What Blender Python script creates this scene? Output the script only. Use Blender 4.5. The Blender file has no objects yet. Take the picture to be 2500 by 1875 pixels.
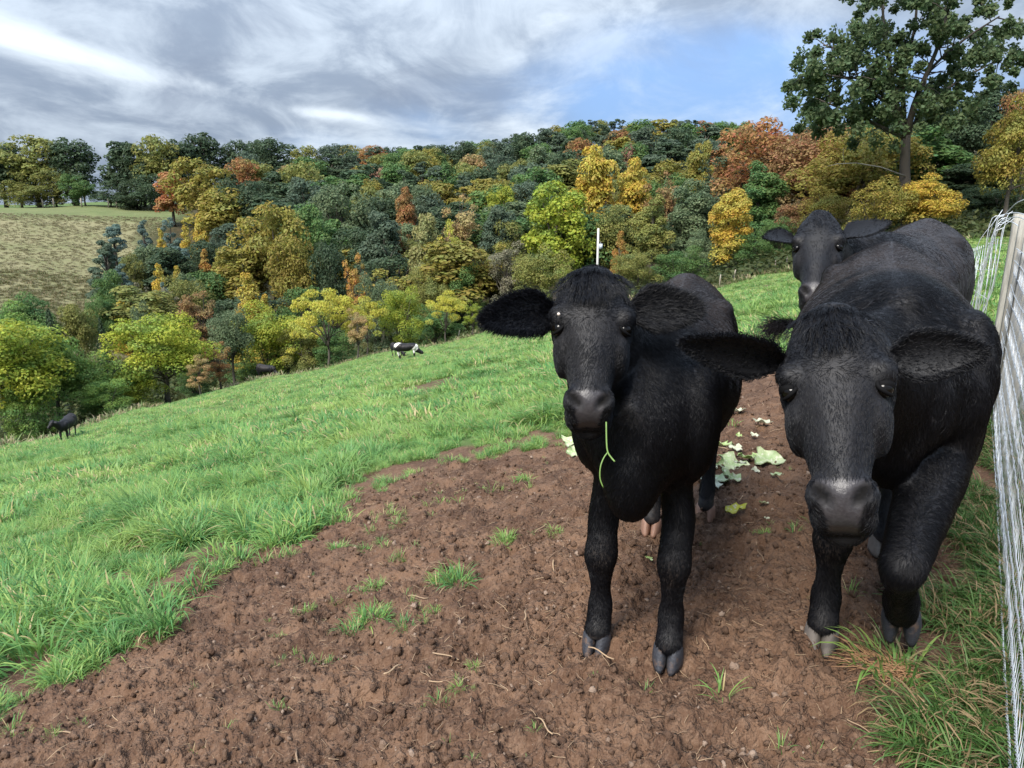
import bpy, math, random
import numpy as np
from mathutils import Vector, Matrix
R = math.radians
SC = bpy.context.scene
COL = SC.collection
random.seed(7)

# ------------------------------------------------------------------ camera
CAM_H, PITCH, FPX, W0, H0 = 1.55, R(14.5), 1750.0, 2500.0, 1875.0
cam_d = bpy.data.cameras.new('camera')
cam_d.sensor_width = 36.0
cam_d.lens = FPX / W0 * 36.0
cam_d.clip_start, cam_d.clip_end = 0.05, 4000.0
cam = bpy.data.objects.new('camera', cam_d)
cam.location = (0, 0, CAM_H)
cam.rotation_euler = (math.pi / 2 - PITCH, 0, 0)
COL.objects.link(cam)
SC.camera = cam

# ------------------------------------------------------------------ sky, sun, exposure
SUN_EL, SUN_AZ = 50.0, 215.0        # azimuth clockwise from the view direction
world = bpy.data.worlds.new('World')
SC.world = world
world.use_nodes = True


def build_world():
    nt = world.node_tree
    N, L = nt.nodes, nt.links
    N.clear()

    def new(t, **k):
        n = N.new(t)
        for a, b in k.items():
            setattr(n, a, b)
        return n

    def put(sock, v):
        if hasattr(v, 'is_linked') or isinstance(v, bpy.types.NodeSocket):
            L.new(v, sock)
        else:
            sock.default_value = v

    def m(op, a, b=0.0, c=0.0, clamp=False):
        n = new('ShaderNodeMath', operation=op, use_clamp=clamp)
        for s, v in zip(n.inputs, (a, b, c)):
            put(s, v)
        return n.outputs[0]

    def mix(f, a, b):
        n = new('ShaderNodeMix', data_type='RGBA')
        put(n.inputs[0], f)
        put(n.inputs[6], a)
        put(n.inputs[7], b)
        return n.outputs[2]

    def step(v, lo, hi):
        n = new('ShaderNodeMapRange', interpolation_type='SMOOTHSTEP')
        put(n.inputs[0], v)
        n.inputs[1].default_value, n.inputs[2].default_value = lo, hi
        return n.outputs[0]

    def noise(vec, scale, detail, rough, dist=0.0):
        n = new('ShaderNodeTexNoise')
        put(n.inputs['Vector'], vec)
        n.inputs['Scale'].default_value = scale
        n.inputs['Detail'].default_value = detail
        n.inputs['Roughness'].default_value = rough
        n.inputs['Distortion'].default_value = dist
        return n.outputs['Fac']

    tc = new('ShaderNodeTexCoord')
    sep = new('ShaderNodeSeparateXYZ')
    L.new(tc.outputs['Generated'], sep.inputs[0])
    x, y, z = sep.outputs
    el = m('ARCSINE', m('MINIMUM', m('MAXIMUM', z, -1.0), 1.0))
    az = m('ARCTAN2', x, y)
    den = m('ADD', m('MAXIMUM', z, 0.0), 0.30)
    comb = new('ShaderNodeCombineXYZ')
    L.new(m('DIVIDE', x, den), comb.inputs[0])
    L.new(m('DIVIDE', y, den), comb.inputs[1])
    q = comb.outputs[0]
    mp = new('ShaderNodeMapping')
    L.new(q, mp.inputs[0])
    mp.inputs['Rotation'].default_value = (0, 0, R(-24))
    mp.inputs['Scale'].default_value = (1.0, 0.8, 1.0)
    mp.inputs['Location'].default_value = (3.1, 1.7, 0)
    q = mp.outputs[0]

    def blob(a, e, sa, se, tilt=0.0):
        da = m('SUBTRACT', az, R(a))
        de = m('SUBTRACT', m('SUBTRACT', el, R(e)), m('MULTIPLY', da, tilt))
        k = m('ADD', m('POWER', m('DIVIDE', m('ABSOLUTE', da), R(sa)), 2.0),
              m('POWER', m('DIVIDE', m('ABSOLUTE', de), R(se)), 2.0))
        return m('EXPONENT', m('MULTIPLY', k, -1.0))

    n1 = noise(q, 1.45, 9, 0.60, 0.5)
    n2 = noise(q, 0.55, 6, 0.5, 0.3)
    n3 = noise(q, 3.4, 8, 0.62, 0.5)
    # openings where the bright upper cloud shows through
    br = n1
    for a, e, sa, se, t, wgt in ((-33, 9.6, 9, 1.3, -0.22, 0.18), (-23, 7.6, 7, 0.9, -0.20, 0.15), (-8, 12.0, 8, 1.5, 0.06, 0.12),
                                 (-3, 13.8, 4, 1.6, 0.0, 0.04), (-13, 5.9, 3.5, 0.45, -0.08, 0.20), (2.5, 12.0, 3.0, 1.6, 0.7, 0.14),
                                 (17, 13.5, 5, 1.2, 0.1, 0.04), (11, 10, 9, 2.2, 0, -0.22), (-22, 13, 9, 2.4, -0.15, -0.12),
                                 (-26, 5.6, 12, 1.0, -0.05, -0.14)):
        br = m('ADD', br, m('MULTIPLY', blob(a, e, sa, se, t), wgt))
    bright = step(br, 0.51, 0.80)
    grey = step(m('ADD', n2, m('SUBTRACT', m('MULTIPLY', blob(-22, 12, 20, 5), 0.30), m('MULTIPLY', blob(13, 8, 17, 5.5), 0.36))), 0.30, 0.54)
    sky = new('ShaderNodeTexSky', sky_type='NISHITA')
    sky.sun_disc = False
    sky.sun_elevation = R(SUN_EL)
    sky.sun_rotation = R(SUN_AZ)
    sky.air_density, sky.dust_density, sky.ozone_density = 1.0, 0.6, 2.0
    blue0 = new('ShaderNodeMix', data_type='RGBA', blend_type='MULTIPLY')
    blue0.inputs[0].default_value = 1.0
    L.new(sky.outputs[0], blue0.inputs[6])
    blue0.inputs[7].default_value = (0.30, 0.36, 0.46, 1)
    blue = mix(0.72, blue0.outputs[2], (1.50, 2.40, 4.1, 1))
    col_grey = mix(step(n3, 0.35, 0.68), (1.35, 1.68, 2.20, 1), (2.25, 2.62, 3.10, 1))
    c = mix(grey, blue, col_grey)
    c = mix(m('MULTIPLY', step(n3, 0.40, 0.75), 0.45), c, (3.1, 3.6, 4.2, 1))
    dk = m('MULTIPLY', step(noise(q, 1.9, 7, 0.6, 0.6), 0.50, 0.70), m('SUBTRACT', 0.55, m('MULTIPLY', blob(13, 8, 15, 5), 0.40)))
    c = mix(dk, c, (1.10, 1.36, 1.85, 1))
    c = mix(bright, c, (3.9, 4.35, 4.8, 1))
    # overcast luminance law: the zenith is brighter than the horizon
    lum = m('MULTIPLY', m('ADD', m('MULTIPLY', m('MAXIMUM', z, 0.0), 2.0), 1.0), 0.565)
    fin = new('ShaderNodeVectorMath', operation='SCALE')
    L.new(c, fin.inputs[0])
    L.new(lum, fin.inputs['Scale'])
    bg = new('ShaderNodeBackground')
    L.new(fin.outputs[0], bg.inputs[0])
    bg.inputs[1].default_value = 0.1
    out = new('ShaderNodeOutputWorld')
    L.new(bg.outputs[0], out.inputs[0])


build_world()
sun_d = bpy.data.lights.new('sun', 'SUN')
sun_d.energy = 2.1
sun_d.angle = R(28)
sun_d.color = (1.0, 0.95, 0.87)
sun = bpy.data.objects.new('sun', sun_d)
COL.objects.link(sun)
_sd = Vector((math.sin(R(SUN_AZ)) * math.cos(R(SUN_EL)), math.cos(R(SUN_AZ)) * math.cos(R(SUN_EL)), math.sin(R(SUN_EL))))
sun.rotation_euler = _sd.to_track_quat('Z', 'Y').to_euler()
sun.location = (0, -5, 30)
SC.view_settings.view_transform = 'Standard'
SC.view_settings.look = 'None'
SC.view_settings.gamma = 1.0
SC.view_settings.use_curve_mapping = False
SC.view_settings.exposure = 1.87
SC.render.engine = 'CYCLES'
cy = SC.cycles
cy.max_bounces, cy.diffuse_bounces, cy.glossy_bounces, cy.transmission_bounces = 6, 3, 2, 4
cy.use_denoising = True
cy.caustics_reflective = cy.caustics_refractive = False

# ------------------------------------------------------------------ numeric helpers
RNG = np.random.default_rng(11)


def _h(ix, iy, s):
    n = (ix.astype(np.int64) * 374761393 + iy.astype(np.int64) * 668265263 + s * 2147483647) & 0xffffffff
    n = ((n ^ (n >> 13)) * 1274126177) & 0xffffffff
    return ((n ^ (n >> 16)) & 0xffff) / 65535.0 * 2 - 1


def vnoise(x, y, s=0):
    ix, iy = np.floor(x), np.floor(y)
    fx, fy = x - ix, y - iy
    fx, fy = fx * fx * fx * (fx * (fx * 6 - 15) + 10), fy * fy * fy * (fy * (fy * 6 - 15) + 10)
    a, b = _h(ix, iy, s), _h(ix + 1, iy, s)
    c, d = _h(ix, iy + 1, s), _h(ix + 1, iy + 1, s)
    return (a * (1 - fx) + b * fx) * (1 - fy) + (c * (1 - fx) + d * fx) * fy


def fbm(x, y, octv=4, s=0, g=0.5):
    v, a, t = 0.0, 1.0, 0.0
    for i in range(octv):
        c, sn = math.cos(0.6 * i), math.sin(0.6 * i)
        v = v + a * vnoise((x * c - y * sn) * 2 ** i + 17.3 * i, (x * sn + y * c) * 2 ** i - 9.1 * i, s + i)
        t += a
        a *= g
    return v / t


def sstep(v, lo, hi):
    t = np.clip((v - lo) / (hi - lo), 0, 1)
    return t * t * (3 - 2 * t)


CP, SP = math.cos(PITCH), math.sin(PITCH)


def P(px, py, d):
    """the place that stands at depth d behind a spot of the photograph"""
    u, v = (px - W0 / 2) / FPX, (py - H0 / 2) / FPX
    return Vector((u * d, d * (CP - v * SP), CAM_H - d * (SP + v * CP)))


def project(p):
    x, y, z = p[0], p[1], p[2] - CAM_H
    d = y * CP - z * SP
    return W0 / 2 + FPX * x / d, H0 / 2 + FPX * (-(y * SP + z * CP)) / d, d


# ------------------------------------------------------------------ lie of the land
FDIR = np.array([math.sin(R(32.5)), math.cos(R(32.5))])      # the wire fence runs this way
FNOR = np.array([FDIR[1], -FDIR[0]])


def base_plane(x, y):
    s = x * FNOR[0] + y * FNOR[1]
    t = x * FDIR[0] + y * FDIR[1]
    q = s + 1.0
    soft = -np.logaddexp(0.0, -q / 0.35) * 0.35      # smooth min(q, 0)
    far = np.where(q > 4, (q - 4) * 0.12, 0)
    return 0.05 - 0.023 * t + 0.258 * soft + far


_AZ = np.array([-180, -60, -36, -28, -18, -8, 2, 12, 22, 32, 45, 180], float)
_RE = np.array([32, 32, 36, 53, 61, 61, 60, 58, 58, 60, 70, 70], float)
_RR = [
    [(45, -11), (60, -13), (105, -12), (170, -2), (300, 0)],
    [(45, -11), (60, -13), (105, -12), (170, -2), (300, 0)],
    [(47, -12.6), (62, -15), (105, -13), (168, -1.8), (190, -1), (300, -1)],
    [(64, -15.6), (80, -16.5), (110, -14), (170, -2), (200, 0), (300, 0)],
    [(74, -17), (90, -18), (130, -10), (200, 2), (260, 7), (300, 6)],
    [(74, -14.5), (90, -15), (140, -7), (210, 4), (280, 9), (320, 8)],
    [(71, -11), (90, -11.5), (140, -5), (220, 9), (290, 18), (330, 16)],
    [(70, -7.5), (90, -7.5), (140, -1), (220, 12), (280, 23), (330, 21)],
    [(70, -4), (90, -3), (140, 3), (220, 14), (280, 23), (330, 21)],
    [(72, -0.5), (90, 2), (140, 8), (220, 17), (280, 20), (330, 18)],
    [(84, 3.5), (120, 7), (160, 11), (220, 18), (280, 20), (330, 18)],
    [(84, 3.5), (120, 7), (160, 11), (220, 18), (280, 20), (330, 18)],
]
_rg = np.linspace(0, 420, 421)
_tab = []
for _a, _re, _pts in zip(_AZ, _RE, _RR):
    _ex, _ey = _re * math.sin(R(_a)), _re * math.cos(R(_a))
    _rs = np.concatenate([np.linspace(0, _re, 12), [p[0] for p in _pts]])
    _zs = np.concatenate([base_plane(np.linspace(0, _ex, 12), np.linspace(0, _ey, 12)), [p[1] for p in _pts]])
    _z = np.interp(_rg, _rs, _zs)
    _tab.append(np.convolve(np.pad(_z, 4, mode='edge'), np.ones(9) / 9, 'valid'))
_tab = np.array(_tab)


def land(x, y):
    x, y = np.asarray(x, float), np.asarray(y, float)
    r = np.hypot(x, y)
    az = np.degrees(np.arctan2(x, y))
    k = np.clip(np.searchsorted(_AZ, az) - 1, 0, len(_AZ) - 2)
    f = np.clip((az - _AZ[k]) / (_AZ[k + 1] - _AZ[k]), 0, 1)
    f = f * f * (3 - 2 * f)
    rr = np.clip(r, 0, 419.5)
    i = rr.astype(int)
    g = rr - i
    z0 = _tab[k, i] * (1 - g) + _tab[k, i + 1] * g
    z1 = _tab[k + 1, i] * (1 - g) + _tab[k + 1, i + 1] * g
    zt = z0 * (1 - f) + z1 * f
    re = np.interp(az, _AZ, _RE)
    w = sstep(r, re * 0.55, re * 0.92)
    z = base_plane(x, y) * (1 - w) + zt * w
    z = z + 0.10 * fbm(x * 0.16, y * 0.16, 3, 5) * sstep(r, 5, 14) + 0.8 * fbm(x * 0.03, y * 0.03, 3, 8) * sstep(r, 80, 140)
    z = z - np.maximum(r - 330, 0) * 0.10
    return z


def edge_r(x, y):
    return np.interp(np.degrees(np.arctan2(x, y)), _AZ, _RE)


def on_land(px, py):
    """where the sight line through a spot of the photograph meets the land"""
    lo = 0.8
    for d in np.concatenate([np.arange(0.8, 12, 0.05), np.arange(12, 120, 0.5)]):
        p = P(px, py, d)
        if p.z < float(land(p.x, p.y)):
            a, b = lo, d
            for _ in range(18):
                c = (a + b) / 2
                p = P(px, py, c)
                if p.z < float(land(p.x, p.y)):
                    b = c
                else:
                    a = c
            return P(px, py, b)
        lo = d
    return P(px, py, 70)


DIRT_PX = [(-500, 2300), (-300, 1900), (0, 1735), (120, 1680), (270, 1620), (330, 1510), (480, 1395), (600, 1350), (740, 1300), (850, 1215),
           (960, 1170), (1130, 1125), (1280, 1110), (1400, 1075), (1480, 1020), (1600, 985), (1700, 960), (1800, 925), (1850, 912), (1890, 905),
           (2000, 880), (2150, 900), (2330, 1000), (2325, 1180), (2290, 1330), (2240, 1460), (2235, 1560), (2200, 1650), (2130, 1730),
           (2140, 1800), (2260, 1870), (2330, 1960), (2300, 2400)]
DIRT = np.array([tuple(on_land(*p))[:2] for p in DIRT_PX])


def poly_sd(x, y, poly):
    """signed distance to a polygon, negative inside"""
    x, y = np.asarray(x, float), np.asarray(y, float)
    best = np.full(x.shape, 1e9)
    ins = np.zeros(x.shape, bool)
    n = len(poly)
    for i in range(n):
        ax, ay = poly[i]
        bx, by = poly[(i + 1) % n]
        ex, ey = bx - ax, by - ay
        t = np.clip(((x - ax) * ex + (y - ay) * ey) / (ex * ex + ey * ey + 1e-12), 0, 1)
        best = np.minimum(best, np.hypot(x - ax - t * ex, y - ay - t * ey))
        c = ((ay > y) != (by > y)) & (x < (bx - ax) * (y - ay) / (by - ay + 1e-12) + ax)
        ins ^= c
    return np.where(ins, -best, best)


def dirt_sd(x, y):
    return poly_sd(x, y, DIRT) + 0.10 * fbm(x * 3.1, y * 3.1, 3, 21) + 0.06 * vnoise(x * 9, y * 9, 4)


def micro(x, y):
    """trodden soil: lumps, hoof marks, crumbs"""
    r = np.hypot(x, y)
    near = 1 - sstep(r, 7, 14)
    dm = sstep(-dirt_sd(x, y), -0.12, 0.10)
    n1 = fbm(x * 4.2, y * 4.2, 3, 31)
    n2 = fbm(x * 15, y * 15, 3, 41)
    n3 = 1 - np.abs(fbm(x * 27, y * 27, 3, 51))
    pits = np.clip(-fbm(x * 7.3, y * 7.3, 2, 61) - 0.22, 0, 1)
    n4 = fbm(x * 48, y * 48, 2, 71)
    z = dm * (0.034 * n1 + 0.046 * n2 * (0.7 + 0.6 * n1) + 0.036 * (n3 - 0.7) + 0.012 * n4 - 0.09 * pits)
    z = z + (1 - dm) * (0.03 * n1 - 0.01)
    return z * near


def ground(x, y):
    return land(x, y) + micro(x, y)


# ------------------------------------------------------------------ mesh helpers
def np_mesh(name, verts, quads=None, tris=None, smooth=False, attrs=None):
    verts = np.asarray(verts, np.float32)
    me = bpy.data.meshes.new(name)
    nq = 0 if quads is None else len(quads)
    nt = 0 if tris is None else len(tris)
    me.vertices.add(len(verts))
    me.vertices.foreach_set('co', verts.ravel())
    li = []
    if nq:
        li.append(np.asarray(quads, np.int32).ravel())
    if nt:
        li.append(np.asarray(tris, np.int32).ravel())
    li = np.concatenate(li)
    me.loops.add(len(li))
    me.loops.foreach_set('vertex_index', li)
    me.polygons.add(nq + nt)
    st = np.concatenate([np.arange(nq) * 4, nq * 4 + np.arange(nt) * 3]).astype(np.int32)
    me.polygons.foreach_set('loop_start', st)
    if smooth:
        me.polygons.foreach_set('use_smooth', np.ones(nq + nt, bool))
    me.update(calc_edges=True)
    for k, v in (attrs or {}).items():
        v = np.asarray(v, np.float32)
        if v.ndim == 1:
            a = me.attributes.new(k, 'FLOAT', 'POINT')
            a.data.foreach_set('value', v)
        else:
            a = me.attributes.new(k, 'FLOAT_COLOR', 'POINT')
            a.data.foreach_set('color', np.concatenate([v, np.ones((len(v), 1), np.float32)], 1).ravel())
    return me


def put(name, me, mat=None, parent=None, **props):
    o = bpy.data.objects.new(name, me)
    COL.objects.link(o)
    if mat is not None and me is not None and not me.materials:
        me.materials.append(mat)
    if parent is not None:
        o.parent = parent
    for k, v in props.items():
        o[k] = v
    return o


def thing(name, label, cat, loc=(0, 0, 0), rz=0.0, group=None):
    o = bpy.data.objects.new(name, None)
    COL.objects.link(o)
    o.location = loc
    o.rotation_euler = (0, 0, rz)
    o.empty_display_size = 0.2
    o['label'], o['category'] = label, cat
    if group:
        o['group'] = group
    return o


class MB:
    """collects tubes, lofts and boxes into one mesh"""

    def __init__(self):
        self.v, self.q, self.t, self.n = [], [], [], 0

    def add(self, v, q=(), t=()):
        self.v.append(np.asarray(v, float))
        if len(q):
            self.q.append(np.asarray(q) + self.n)
        if len(t):
            self.t.append(np.asarray(t) + self.n)
        self.n += len(v)

    def rings(self, rings):
        k, n = len(rings), len(rings[0])
        v = np.concatenate(rings + [[rings[0].mean(0)], [rings[-1].mean(0)]])
        i, j = np.meshgrid(np.arange(k - 1), np.arange(n), indexing='ij')
        a, b = (i * n + j).ravel(), (i * n + (j + 1) % n).ravel()
        q = np.stack([a, b, b + n, a + n], 1)
        jj = np.arange(n)
        t1 = np.stack([np.full(n, k * n), (jj + 1) % n, jj], 1)
        t2 = np.stack([np.full(n, k * n + 1), (k - 1) * n + jj, (k - 1) * n + (jj + 1) % n], 1)
        self.add(v, q, np.concatenate([t1, t2]))

    def tube(self, pts, rad, sides=6):
        pts = np.asarray(pts, float)
        rad = np.broadcast_to(np.asarray(rad, float), (len(pts),))
        T = np.gradient(pts, axis=0)
        T /= np.linalg.norm(T, axis=1, keepdims=True) + 1e-12
        ref = np.array([0, 0, 1.0]) if abs(T[:, 2].mean()) < 0.8 else np.array([1.0, 0, 0])
        A = np.cross(T, ref)
        A /= np.linalg.norm(A, axis=1, keepdims=True) + 1e-12
        B = np.cross(T, A)
        th = np.linspace(0, 2 * np.pi, sides, endpoint=False)
        rs = [pts[i] + rad[i] * (np.cos(th)[:, None] * A[i] + np.sin(th)[:, None] * B[i]) for i in range(len(pts))]
        self.rings(rs)

    def ellip(self, c, r, rot=None, n=14):
        th = np.linspace(0, 2 * np.pi, n, endpoint=False)
        rs = []
        for ph in np.linspace(-1.45, 1.45, n // 2 + 2):
            p = np.stack([np.cos(th) * math.cos(ph), np.sin(th) * math.cos(ph), np.full(n, math.sin(ph))], 1) * np.asarray(r)
            if rot is not None:
                p = p @ np.asarray(rot).T
            rs.append(p + np.asarray(c))
        self.rings(rs)

    def box(self, c, s, rot=None):
        v = np.array([[i, j, k] for i in (-.5, .5) for j in (-.5, .5) for k in (-.5, .5)]) * np.asarray(s)
        if rot is not None:
            v = v @ np.asarray(rot).T
        self.add(v + np.asarray(c), [[0, 1, 3, 2], [4, 6, 7, 5], [0, 4, 5, 1], [2, 3, 7, 6], [0, 2, 6, 4], [1, 5, 7, 3]])

    def mesh(self, name, smooth=True, attrs=None):
        return np_mesh(name, np.concatenate(self.v), np.concatenate(self.q) if self.q else None,
                       np.concatenate(self.t) if self.t else None, smooth, attrs)


# ------------------------------------------------------------------ material helper
class NT:
    def __init__(self, name):
        self.m = bpy.data.materials.new(name)
        self.m.use_nodes = True
        self.nt = self.m.node_tree
        self.N, self.L = self.nt.nodes, self.nt.links
        self.N.clear()

    def new(self, t, **k):
        n = self.N.new(t)
        for a, b in k.items():
            setattr(n, a, b)
        return n

    def put(self, s, v):
        if isinstance(v, bpy.types.NodeSocket):
            self.L.new(v, s)
        else:
            if isinstance(v, tuple) and len(v) == 3 and s.type == 'RGBA':
                v = v + (1,)
            s.default_value = v

    def math(self, op, a, b=0.0, clamp=False):
        n = self.new('ShaderNodeMath', operation=op, use_clamp=clamp)
        self.put(n.inputs[0], a)
        self.put(n.inputs[1], b)
        return n.outputs[0]

    def mix(self, f, a, b, blend='MIX'):
        n = self.new('ShaderNodeMix', data_type='RGBA', blend_type=blend)
        self.put(n.inputs[0], f)
        self.put(n.inputs[6], a)
        self.put(n.inputs[7], b)
        return n.outputs[2]

    def step(self, v, lo, hi, a=0.0, b=1.0):
        n = self.new('ShaderNodeMapRange', interpolation_type='SMOOTHSTEP')
        for s, w in zip(n.inputs, (v, lo, hi, a, b)):
            self.put(s, w)
        return n.outputs[0]

    def noise(self, scale, detail=4.0, rough=0.55, vec=None, dist=0.0):
        n = self.new('ShaderNodeTexNoise')
        if vec is None:
            vec = self.pos()
        self.put(n.inputs['Vector'], vec)
        for k, v in (('Scale', scale), ('Detail', detail), ('Roughness', rough), ('Distortion', dist)):
            n.inputs[k].default_value = v
        return n.outputs['Fac']

    def pos(self):
        return self.new('ShaderNodeTexCoord').outputs['Object']

    def attr(self, name, out='Fac'):
        return self.new('ShaderNodeAttribute', attribute_name=name).outputs[out]

    def bump(self, h, strength=0.5, dist=0.01, normal=None):
        n = self.new('ShaderNodeBump')
        self.put(n.inputs['Height'], h)
        n.inputs['Strength'].default_value = strength
        n.inputs['Distance'].default_value = dist
        if normal is not None:
            self.put(n.inputs['Normal'], normal)
        return n.outputs[0]

    def bsdf(self, color, rough=0.6, normal=None, **k):
        b = self.new('ShaderNodeBsdfPrincipled')
        self.put(b.inputs['Base Color'], color)
        self.put(b.inputs['Roughness'], rough)
        if normal is not None:
            self.put(b.inputs['Normal'], normal)
        for a, v in k.items():
            self.put(b.inputs[a.replace('_', ' ')], v)
        return b.outputs[0]

    def out(self, sh):
        o = self.new('ShaderNodeOutputMaterial')
        self.L.new(sh, o.inputs[0])
        return self.m
# ------------------------------------------------------------------ the ground sheet
def ground_material():
    g = NT('pasture_ground')
    cov = g.new('ShaderNodeSeparateColor')
    g.L.new(g.attr('cover', 'Color'), cov.inputs[0])
    dirt, meadow, forest = cov.outputs
    n1 = g.noise(3.0, 6, 0.6)
    n2 = g.noise(22.0, 6, 0.65)
    n3 = g.noise(90.0, 4, 0.6)
    soil = g.mix(g.step(g.noise(1.1, 5, .6), 0.35, 0.65), (0.058, 0.031, 0.019), (0.115, 0.065, 0.040))
    soil = g.mix(g.step(n1, 0.42, 0.72), soil, (0.160, 0.094, 0.058))
    soil = g.mix(g.step(n2, 0.45, 0.75), soil, (0.165, 0.102, 0.066))
    soil = g.mix(g.math('MULTIPLY', g.step(n3, 0.5, 0.75), 0.5), soil, (0.205, 0.135, 0.092))
    big = g.noise(0.35, 5, 0.6)
    turf = g.mix(g.step(big, 0.3, 0.7), (0.060, 0.105, 0.028), (0.105, 0.150, 0.045))
    turf = g.mix(g.step(n2, 0.5, 0.8), turf, (0.10, 0.085, 0.045))
    far = g.noise(0.12, 6, 0.65)
    mead = g.mix(g.step(far, 0.35, 0.65), (0.145, 0.15, 0.068), (0.205, 0.185, 0.10))
    mead = g.mix(g.step(g.noise(0.9, 5, 0.7), 0.45, 0.7), mead, (0.19, 0.175, 0.09))
    litter = g.mix(g.step(g.noise(1.2, 5, 0.6), 0.35, 0.7), (0.03, 0.03, 0.014), (0.075, 0.055, 0.028))
    c = g.mix(dirt, turf, soil)
    c = g.mix(meadow, c, mead)
    c = g.mix(forest, c, litter)
    def crumbs(scale):
        v = g.new('ShaderNodeTexVoronoi', feature='F1')
        g.L.new(g.pos(), v.inputs['Vector'])
        v.inputs['Scale'].default_value = scale
        return g.math('SUBTRACT', 1.0, v.outputs['Distance'])
    h = g.math('ADD', g.math('MULTIPLY', n2, 0.5), g.math('MULTIPLY', n3, 0.35))
    h = g.math('ADD', h, g.math('ADD', g.math('MULTIPLY', crumbs(48.0), 0.75), g.math('MULTIPLY', crumbs(120.0), 0.35)))
    return g.out(g.bsdf(c, 0.95, g.bump(h, 0.85, 0.016), Specular_IOR_Level=0.2))


def make_ground():
    azd = np.concatenate([np.linspace(-47, 47, 491), np.linspace(47, 313, 110)[1:-1]])
    azr = np.radians(azd)
    rr = np.concatenate([np.geomspace(0.35, 9.0, 440), np.geomspace(9.0, 420, 190)[1:], np.array([520, 700, 1000, 1600, 2600, 3500])])
    A, Rr = np.meshgrid(azr, rr, indexing='xy')
    X, Y = Rr * np.sin(A), Rr * np.cos(A)
    Z = land(X, Y)
    nearrows = rr < 15
    Z[nearrows] += micro(X[nearrows], Y[nearrows])
    n, k = len(azr), len(rr)
    v = np.stack([X, Y, Z], -1).reshape(-1, 3)
    v = np.concatenate([v, [[0, 0, float(land(0, 0))]]])
    i, j = np.meshgrid(np.arange(k - 1), np.arange(n), indexing='ij')
    a, b = (i * n + j).ravel(), (i * n + (j + 1) % n).ravel()
    q = np.stack([a, a + n, b + n, b], 1)
    jj = np.arange(n)
    t = np.stack([np.full(n, k * n), jj, (jj + 1) % n], 1)
    x, y = v[:, 0], v[:, 1]
    r, az = np.hypot(x, y), np.degrees(np.arctan2(x, y))
    dirt = np.zeros(len(x))
    nr = r < 16
    dirt[nr] = sstep(-dirt_sd(x[nr], y[nr]) + 0.85 + 0.3 * fbm(x[nr] * 2.2, y[nr] * 2.2, 3, 45), -0.15, 0.15)
    sf = x * FNOR[0] + y * FNOR[1]
    dirt = np.maximum(dirt, sstep(sf, -1.3, -1.0) * (r < 12) * .92)
    patch = sstep(fbm(x * 0.45, y * 0.45, 4, 77), 0.38, 0.55) * sstep(r, 4, 8) * 0.8
    dirt = np.maximum(dirt, patch * (r < 60))
    wob = 4 * fbm(x * 0.05, y * 0.05, 3, 15)
    meadow = (1 - sstep(az + wob, -28, -24)) * sstep(r + wob, 84, 96) * (1 - .55 * sstep(r, 164, 170)) * (1 - sstep(r, 200, 210)) * (az > -80)
    forest = np.clip(sstep(r - edge_r(x, y), 8, 16) - meadow - (1 - sstep(az, -26, -23)) * sstep(r, 164, 170), 0, 1)
    me = np_mesh('ground', v, q, t, True, {'cover': np.stack([dirt, meadow, forest], 1)})
    put('ground', me, ground_material(), kind='structure')


make_ground()


# ------------------------------------------------------------------ scattering over the ground (uncountable cover only)
def scatter(name, label, cat, pts, rot, scale, idx, sources, mat):
    """one object of kind stuff; small source meshes set out on the points by geometry nodes"""
    src = bpy.data.collections.new(name + '_sources')
    for i, s in enumerate(sources):
        so = bpy.data.objects.new('%s_%02d' % (name, i), s)
        if not s.materials:
            s.materials.append(mat)
        src.objects.link(so)
    me = bpy.data.meshes.new(name)
    me.vertices.add(len(pts))
    me.vertices.foreach_set('co', np.asarray(pts, np.float32).ravel())
    a = me.attributes.new('rot', 'FLOAT_VECTOR', 'POINT')
    a.data.foreach_set('vector', np.asarray(rot, np.float32).ravel())
    sc = np.asarray(scale, np.float32)
    if sc.ndim == 1:
        sc = np.repeat(sc[:, None], 3, 1)
    a = me.attributes.new('scl', 'FLOAT_VECTOR', 'POINT')
    a.data.foreach_set('vector', sc.ravel())
    a = me.attributes.new('idx', 'INT', 'POINT')
    a.data.foreach_set('value', np.asarray(idx, np.int32))
    o = put(name, me, kind='stuff', label=label, category=cat)
    ng = bpy.data.node_groups.new(name + '_scatter', 'GeometryNodeTree')
    ng.interface.new_socket('Geometry', in_out='INPUT', socket_type='NodeSocketGeometry')
    ng.interface.new_socket('Geometry', in_out='OUTPUT', socket_type='NodeSocketGeometry')
    N, L = ng.nodes, ng.links
    gi, go = N.new('NodeGroupInput'), N.new('NodeGroupOutput')
    iop = N.new('GeometryNodeInstanceOnPoints')
    ci = N.new('GeometryNodeCollectionInfo')
    ci.inputs['Collection'].default_value = src
    ci.inputs['Separate Children'].default_value = True
    ci.inputs['Reset Children'].default_value = True

    def named(nm, ty):
        n = N.new('GeometryNodeInputNamedAttribute')
        n.data_type = ty
        n.inputs['Name'].default_value = nm
        return n.outputs['Attribute']
    L.new(gi.outputs[0], iop.inputs['Points'])
    L.new(ci.outputs[0], iop.inputs['Instance'])
    iop.inputs['Pick Instance'].default_value = True
    L.new(named('idx', 'INT'), iop.inputs['Instance Index'])
    e2r = N.new('FunctionNodeEulerToRotation')
    L.new(named('rot', 'FLOAT_VECTOR'), e2r.inputs[0])
    L.new(e2r.outputs[0], iop.inputs['Rotation'])
    L.new(named('scl', 'FLOAT_VECTOR'), iop.inputs['Scale'])
    L.new(iop.outputs[0], go.inputs[0])
    md = o.modifiers.new('scatter', 'NODES')
    md.node_group = ng
    return o


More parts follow.
